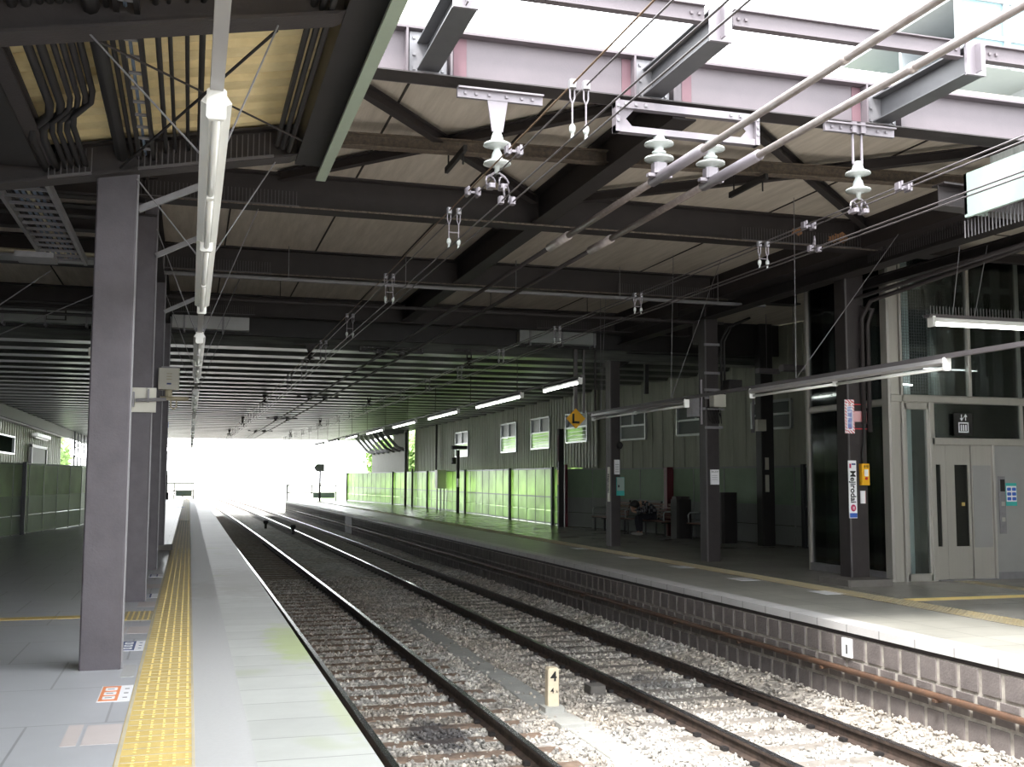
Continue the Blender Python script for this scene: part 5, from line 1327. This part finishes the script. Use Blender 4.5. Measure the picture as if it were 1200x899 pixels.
# pictogram
t = empty('elevator_sign', (12.27, 14.92, 2.25), 'dark square elevator pictogram with white arrows above the elevator door', 'sign')
MB().bev(12.09, 12.45, 14.93, 14.95, 2.25, 2.61, .008, 'y').build('plate', M['ink'], t)
mb = MB(); y = 14.925
for a in ((12.17, 12.37, 2.29, 2.31), (12.17, 12.37, 2.44, 2.46), (12.17, 12.19, 2.29, 2.46), (12.35, 12.37, 2.29, 2.46)): mb.box(a[0], a[1], y, y+.005, a[2], a[3])
for x in (12.215, 12.26, 12.305): mb.box(x, x+.022, y, y+.005, 2.32, 2.42)
mb.build('cabin_symbol', M['paper'], t)
mb = MB()
mb.prism([(12.2, 2.53), (12.235, 2.48), (12.27, 2.53)], lambda p, tt: (p[0], y+.004*tt, p[1])); mb.box(12.228, 12.242, y, y+.004, 2.52, 2.59)
mb.prism([(12.28, 2.55), (12.315, 2.6), (12.35, 2.55)], lambda p, tt: (p[0], y+.004*tt, p[1])); mb.box(12.308, 12.322, y, y+.004, 2.49, 2.56)
mb.bar((12.24, y+.002, 2.5), (12.31, y+.002, 2.58), .004, .012, (0, 1, 0))
mb.build('arrows', M['paper'], t)
t = empty('notice', (13.2, 14.97, 1.1), 'teal and white illustrated notice beside the elevator call panel', 'notice')
MB().box(13.11, 13.33, 14.972, 14.979, 1.08, 1.46).build('sheet', M['teal'], t); MB().box(13.12, 13.32, 14.968, 14.972, 1.15, 1.41).build('white_field', M['paper'], t)
mb = MB()
for i in range(3):
    for j in range(2): mb.bev(13.13+j*.1, 13.21+j*.1, 14.965, 14.968, 1.17+i*.08, 1.225+i*.08, .01, 'y')
mb.build('pictures', M['blue'], t)

# ------------------------------------------------------------------ BENCHES, BIN
def bench(xf, y0, y1, lab):
    """faces -x, back against the fence"""
    t = empty('platform_bench', (xf+.25, (y0+y1)/2, ZR), lab, 'bench')
    z = ZR
    for k in range(5): MB().bev(xf+k*.095, xf+.08+k*.095, y0, y1, z+.42, z+.45, .008, 'y').build('seat_slat', M['wood'], t)
    for k in range(5):
        x = xf+.50+.015*k; zz = z+.5+k*.09
        MB().bev(x, x+.03, y0, y1, zz, zz+.07, .008, 'y').build('back_slat', M['wood'], t)
    for y in (y0+.08, (y0+y1)/2, y1-.12):
        mb = MB(); mb.box(xf+.08, xf+.12, y, y+.05, z, z+.42); mb.box(xf+.42, xf+.46, y, y+.05, z, z+.45); mb.box(xf, xf+.5, y, y+.05, z+.38, z+.42); mb.bar((xf+.5, y+.025, z+.4), (xf+.63, y+.025, z+.98), .05, .04)
        mb.build('leg_frame', M['steel_black'], t)
    for y in (y0+.05, y1-.05):
        MB().tube([(xf+.04, y, z+.44), (xf+.03, y, z+.66), (xf+.08, y, z+.72), (xf+.5, y, z+.72)], .02, 8).build('armrest', M['alu'], t, True)
    return t
bench(12.82, 28.0, 30.9, 'slatted bench with metal armrests where the person in the plaid shirt sits')
bench(12.52, 31.05, 32.9, 'slatted bench left of the person, partly behind the farthest column')
bench(13.15, 25.6, 27.2, 'slatted bench right of the red pillar, half hidden by the middle column')
t = empty('trash_bin', (13.15, 27.6, ZR), 'dark rounded bin between the two benches by the red pillar', 'bin')
MB().bev(12.95, 13.4, 27.35, 27.85, ZR, ZR+1.08, .06).build('body', M['steel_black'], t); MB().bev(12.97, 13.38, 27.37, 27.83, ZR+1.08, ZR+1.16, .1).build('lid', M['steel_dark'], t)
MB().box(12.945, 12.955, 27.45, 27.75, ZR+.8, ZR+.9).build('opening', M['black'], t)
t = empty('trash_bin', (13.3, 24.8, ZR), 'tall dark cabinet right of the middle column against the fence', 'cabinet')
MB().bev(13.15, 13.6, 25.1, 25.5, ZR, ZR+1.3, .06).build('body', M['steel_black'], t); MB().box(13.14, 13.15, 25.15, 25.45, ZR+.2, ZR+1.1).build('door', M['steel_dark'], t)

# ------------------------------------------------------------------ PERSON on the bench, bent forward
px_, py_ = 12.98, 29.45
SZ = ZR+.45
pr = empty('person', (px_, py_, ZR), 'person in a plaid shirt and dark trousers sitting hunched forward on the bench, head bowed', 'person')
def skin(nm, pts, edges, rad, m_, par, sub=2):
    me = bpy.data.meshes.new(nm); base = world_loc(par)
    me.from_pydata([tuple(Vector(p)-base) for p in pts], edges, []); o = bpy.data.objects.new(nm, me); COL.objects.link(o)
    sk = o.modifiers.new('s', 'SKIN'); sk.use_smooth_shade = True; sk.branch_smoothing = .6
    for i, r in enumerate(rad):
        me.skin_vertices[0].data[i].radius = r if isinstance(r, tuple) else (r, r)
    me.skin_vertices[0].data[0].use_root = True
    ss = o.modifiers.new('u', 'SUBSURF'); ss.levels = sub; ss.render_levels = sub
    dg = bpy.context.evaluated_depsgraph_get(); m2 = bpy.data.meshes.new_from_object(o.evaluated_get(dg)); bpy.data.objects.remove(o)
    m2.materials.clear(); m2.materials.append(m_)
    for p in m2.polygons: p.use_smooth = True
    o = bpy.data.objects.new(nm, m2); COL.objects.link(o); o.parent = par
    return o
X, Y = px_, py_
hip = (X+.18, Y, SZ+.11); 
body_pts = [hip, (X+.13, Y, SZ+.28), (X-.02, Y, SZ+.44), (X-.14, Y, SZ+.52), (X-.25, Y, SZ+.50), (X-.36, Y, SZ+.46), (X-.42, Y, SZ+.40),
            (X-.10, Y-.19, SZ+.50), (X-.20, Y-.23, SZ+.24), (X-.40, Y-.08, SZ+.22), (X-.47, Y-.02, SZ+.25),
            (X-.10, Y+.19, SZ+.50), (X-.20, Y+.23, SZ+.24), (X-.40, Y+.08, SZ+.22), (X-.47, Y+.02, SZ+.25),
            (X+.10, Y-.1, SZ+.09), (X-.30, Y-.13, SZ+.08), (X-.27, Y-.13, SZ-.36), (X-.27, Y-.12, SZ-.40), (X-.42, Y-.14, SZ-.41),
            (X+.10, Y+.1, SZ+.09), (X-.30, Y+.13, SZ+.08), (X-.25, Y+.13, SZ-.36), (X-.25, Y+.12, SZ-.40), (X-.40, Y+.14, SZ-.41)]
ed = [(0,1),(1,2),(2,3),(3,4),(4,5),(5,6),(3,7),(7,8),(8,9),(9,10),(3,11),(11,12),(12,13),(13,14),(0,15),(15,16),(16,17),(17,18),(18,19),(0,20),(20,21),(21,22),(22,23),(23,24)]
rd = [.10,.10,.105,.085,.05,.07,.065,.06,.045,.035,.03,.06,.045,.035,.03,.085,.065,.042,.04,.035,.085,.065,.042,.04,.035]
skin('body', body_pts, ed, rd, M['skin'], pr)
mp_ = mat('plaid_shirt', L((70,70,78)), .8, 0, .1)
nt = mp_.node_tree; geo = [q for q in nt.nodes if q.type == 'NEW_GEOMETRY'][0]; ck = nt.nodes.new('ShaderNodeTexChecker'); ck.inputs['Scale'].default_value = 11
ck.inputs['Color1'].default_value = (*L((44,44,52)), 1); ck.inputs['Color2'].default_value = (*L((128,128,134)), 1)
nt.links.new(geo.outputs['Position'], ck.inputs['Vector'])
wv = nt.nodes.new('ShaderNodeTexWave'); wv.inputs['Scale'].default_value = 5.5; nt.links.new(geo.outputs['Position'], wv.inputs['Vector'])
mx = nt.nodes.new('ShaderNodeMix'); mx.data_type = 'RGBA'; mx.blend_type = 'MULTIPLY'; mx.inputs[0].default_value = .7
nt.links.new(ck.outputs['Color'], mx.inputs[6]); nt.links.new(wv.outputs['Color'], mx.inputs[7]); nt.links.new(mx.outputs[2], nt.nodes['Principled BSDF'].inputs['Base Color'])
o = skin('plaid_shirt', [body_pts[i] for i in (0,1,2,3,4,7,8,9,11,12,13)], [(0,1),(1,2),(2,3),(3,4),(3,5),(5,6),(6,7),(3,8),(8,9),(9,10)],
     [.17,.165,.175,.15,.07,.085,.066,.046,.085,.066,.046], mp_, pr)
o = skin('trousers', [body_pts[i] for i in (0,15,16,17,20,21,22)], [(0,1),(1,2),(2,3),(0,4),(4,5),(5,6)], [.15,.105,.085,.058,.105,.085,.058], M['trousers'], pr)
hd = Vector((X-.40, Y, SZ+.42))
mb = MB(); vv = []
def ell(c, rx, ry, rz, n=14, mcount=10, keep=None):
    m2 = MB(); prof = []
    v = []
    for j in range(mcount+1):
        th = PI*j/mcount
        for k in range(n):
            a = 2*PI*k/n; v.append((c[0]+rx*math.sin(th)*math.cos(a), c[1]+ry*math.sin(th)*math.sin(a), c[2]+rz*math.cos(th)))
    f = [(j*n+k, j*n+(k+1) % n, (j+1)*n+(k+1) % n, (j+1)*n+k) for j in range(mcount) for k in range(n)]
    return v, f
mb = MB(); mb.add(*ell(hd, .115, .085, .11)); mb.add(*ell(hd+Vector((-.05, 0, -.06)), .09, .07, .085)); mb.add(*ell(hd+Vector((-.10, 0, -.10)), .022, .014, .02))
for s in (-1, 1): mb.add(*ell(hd+Vector((.0, s*.085, -.02)), .02, .012, .03, 8, 6))
mb.add(*ell(hd+Vector((-.095, 0, -.14)), .02, .03, .008, 8, 6))
mb.build('head', M['skin'], pr, True)
mb = MB(); mb.add(*ell(hd+Vector((.0, 0, .03)), .14, .115, .125)); mb.add(*ell(hd+Vector((-.08, 0, .03)), .09, .09, .08)); mb.build('hair', M['hair'], pr, True)
for s in (-1, 1):
    mb = MB(); mb.add(*ell((X-.34, Y+s*.13, ZR+.04), .14, .05, .045)); mb.build('shoe', M['shoe'], pr, True)
    # hands: palm, four fingers and a thumb clasped before the chin
    hx, hy, hz = X-.48, Y+s*.02, SZ+.27
    mb = MB(); mb.add(*ell((hx, hy+s*.012, hz), .035, .016, .045, 10, 8))
    for q in range(4): mb.tube([(hx-.02+.012*q, hy+s*.012, hz+.02), (hx-.045+.012*q, hy, hz+.05-.004*q), (hx-.05+.012*q, hy-s*.02, hz+.035-.003*q)], [.009, .008, .006], 6)
    mb.tube([(hx+.02, hy+s*.01, hz+.0), (hx+.03, hy-s*.005, hz+.035), (hx+.015, hy-s*.01, hz+.055)], [.011, .009, .007], 6)
    mb.build('hand', M['skin'], pr, True)

# ------------------------------------------------------------------ FAR POSTS AND BOXES, OPPOSITE PLATFORM
def pole(x, y, h, w_, lab, m_='steel_black', z=ZR, cat='post'):
    return T('platform_post', MB().bev(x-w_/2, x+w_/2, y-w_/2, y+w_/2, z, z+h, .01), M[m_], lab, cat)
pole(12.2, 35.0, 3.35, .18, 'dark post beside the dark red pillar where the bright fence begins')
t = empty('station_name_plate', (12.07, 34.9, 2), 'narrow red and white plate on the dark post at the bright fence end', 'sign')
MB().box(12.08, 12.1, 34.88, 34.98, 2.1, 3.0).build('plate', M['primer'], t); MB().box(12.07, 12.08, 34.88, 34.98, 1.3, 1.8).build('yellow_plate', M['yellow'], t)
pole(12.35, 50.4, 3.0, .14, 'thin dark post carrying a small camera in front of the green fence')
t = empty('camera_head', (12.35, 50.3, 2.9), 'black camera and lamp pair on top of the thin dark post', 'camera')
mb = MB(); mb.bev(12.0, 12.75, 50.15, 50.4, 2.9, 3.08, .03, 'x'); mb.bev(12.0, 12.2, 50.1, 50.4, 2.2, 2.5, .05); mb.build('housing', M['steel_black'], t)
MB().tube([(12.05, 50.1, 2.35), (12.05, 49.95, 2.35)], .08, 8).build('lens_hood', M['steel_black'], t)
T('wall_box', MB().bev(12.28, 12.36, 50.1, 50.3, 1.1, 1.5, .01), M['ivory'], 'small white box on the thin dark camera post', 'box')
t = empty('control_cabinet', (12.6, 54.5, ZR), 'pale cabinet on three legs in front of the green fence', 'cabinet')
MB().bev(12.15, 12.62, 54.0, 54.6, 1.0, 1.95, .02).build('case', M['ivory'], t)
for x in (12.2, 12.38, 12.56): MB().box(x-.02, x+.02, 54.2, 54.3, ZR, 1.0).build('leg', M['steel_dark'], t)
pole(12.35, 63.5, 4.4, .14, 'left one of two tall dark posts by the green fence'); pole(12.5, 62.2, 2.2, .1, 'short dark post by the green fence right of the tall one'); 
T('downpipe', MB().tube([(12.85, 57.4, 1.9), (12.85, 57.4, 4.5)], .06, 8), M['steel_black'], 'black downpipe on the corrugated wall above the green fence', 'pipe')
# end of platform: arrow board, gate
t = empty('arrow_board', (9.0, 78, ZR), 'dark arrow shaped board on a pole at the far end of the opposite platform', 'sign')
mb = MB(); kx = 8.95; mb.prism([(kx-.45, 2.25), (kx-.25, 1.98), (kx+.3, 1.98), (kx+.3, 2.52), (kx-.25, 2.52)], lambda p, tt: (p[0], 77.9+.06*tt, p[1])); mb.build('board', M['deck_grey'], t)
MB().box(kx-.05, kx+.07, 77.95, 78.07, ZR, 2.0).build('pole', M['steel_black'], t)
def gate(x0, x1, y, z, lab, m_='fascia'):
    t = empty('end_gate', ((x0+x1)/2, y, z), lab, 'gate')
    mb = MB()
    for x in (x0, (x0+x1)/2, x1): mb.box(x-.04, x+.04, y-.04, y+.04, z, z+1.15)
    mb.box(x0, x1, y-.02, y+.02, z+1.07, z+1.15); mb.box(x0, x1, y-.02, y+.02, z+.55, z+.62); mb.build('frame', M[m_], t)
    MB().box((x0+x1)/2+.1, x1-.1, y-.015, y+.0, z+.2, z+.6).build('plate', M['fascia_r'], t)
gate(6.7, 10.2, 78.6, ZR, 'green gate railing closing the far end of the opposite platform'); gate(-2.3, .3, 79.6, 0, 'green gate railing closing the far end of the left platform')
pole(-1.5, 78.8, 2.0, .12, 'thin post at the far end of the left platform', 'fence_post', 0)
T('bollard', MB().bev(-1.7, -1.35, 78.2, 78.5, 0, .5, .03), M['steel_black'], 'small black box at the far end of the left platform', 'box')
T('floor_tile', MB().box(-.35+K(58), .1+K(58), 57.4, 58.8, 0, .004), M['grey_steel'], 'dark cross plate at the far end of the tactile strip', 'plate')
# overhead gantries outside
for i, (y, lab) in enumerate(((100, 'pale overhead gantry over the tracks nearest beyond the roof end'), (135, 'pale overhead gantry second beyond the roof end'), (175, 'pale overhead gantry farthest in the white glare'))):
    k_ = K(y); t = empty('catenary_gantry', (2+k_, y, -1.3), lab, 'gantry', 'catenary gantries outside')
    for x in (-1.9, 9.6): MB().tube([(x+k_, y, -1.3), (x+k_, y, 5.6)], .13, 8).build('mast', M['grey_steel'], t)
    mb = MB(); mb.bar((-1.9+k_, y, 5.2), (9.6+k_, y, 5.2), .12, .12); mb.bar((-1.9+k_, y, 5.55), (9.6+k_, y, 5.55), .1, .1)
    for q in range(12): mb.bar((-1.9+k_+q*.96, y, 5.2 if q % 2 else 5.55), (-1.9+k_+(q+1)*.96, y, 5.55 if q % 2 else 5.2), .05, .05)
    mb.build('lattice_beam', M['grey_steel'], t)
# building behind, above the girder
t = empty('background_building', (23, 26, -1.3), 'pale building with a bluish glazed bay beyond the roof at the top right corner', 'building')
MB().box(21.2, 29, 22.3, 30, -1.3, 14.4).build('tower', M['bldg'], t)
mb = MB(); mb.box(18.3, 21.3, 22.0, 27, 12.0, 12.25); mb.box(18.3, 21.3, 22.0, 27, 13.75, 13.95); mb.box(18.31, 18.42, 21.97, 22.12, 12.01, 13.9); mb.box(19.75, 19.9, 21.97, 22.12, 12.01, 13.9); mb.box(21.1, 21.19, 21.97, 22.12, 12.01, 13.9); mb.box(18.32, 21.18, 22.01, 22.1, 12.75, 12.87)
f = mb.build('bay_frame', M['bldg'], t)
for x0, x1 in ((18.42, 19.75), (19.9, 21.1)):
    for z0, z1 in ((12.25, 12.75), (12.87, 13.75)): MB().box(x0, x1, 22.05, 22.07, z0, z1).build('window_pane', M['bldg_g'], f)
MB().box(18.5, 21.2, 24.5, 24.6, 12.25, 13.75).build('inner_wall', M['bldg'], t)
mb = MB(); mb.bar((20.2, 22.3, 12.3), (20.6, 22.3, 13.7), .12, .1); mb.build('inner_post', M['primer'], t)
# little extras on the opposite platform roof zone
T('roof_bracket', MB().ibeam((9.97, 24.9, 4.2), (10.9, 24.9, 4.75), .1, .14), M['steel_black'], 'dark slanting knee brace on the farthest column of the opposite platform', 'brace')
T('roof_rail', MB().ibeam((10.3, 24.6, 4.75), (14.5, 24.6, 4.75), .2, .3), M['steel_black'], 'dark beam behind the columns at the front of the ribbed roof on the right', 'beam')
T('hanger_post', MB().box(11.2, 11.3, 25.5, 25.6, 3.7, 4.6), M['steel_black'], 'short dark hanging post right of the farthest column', 'post')

# moss and oil marks are part of the materials; make sure nothing is selected or hidden
bpy.context.view_layer.update()
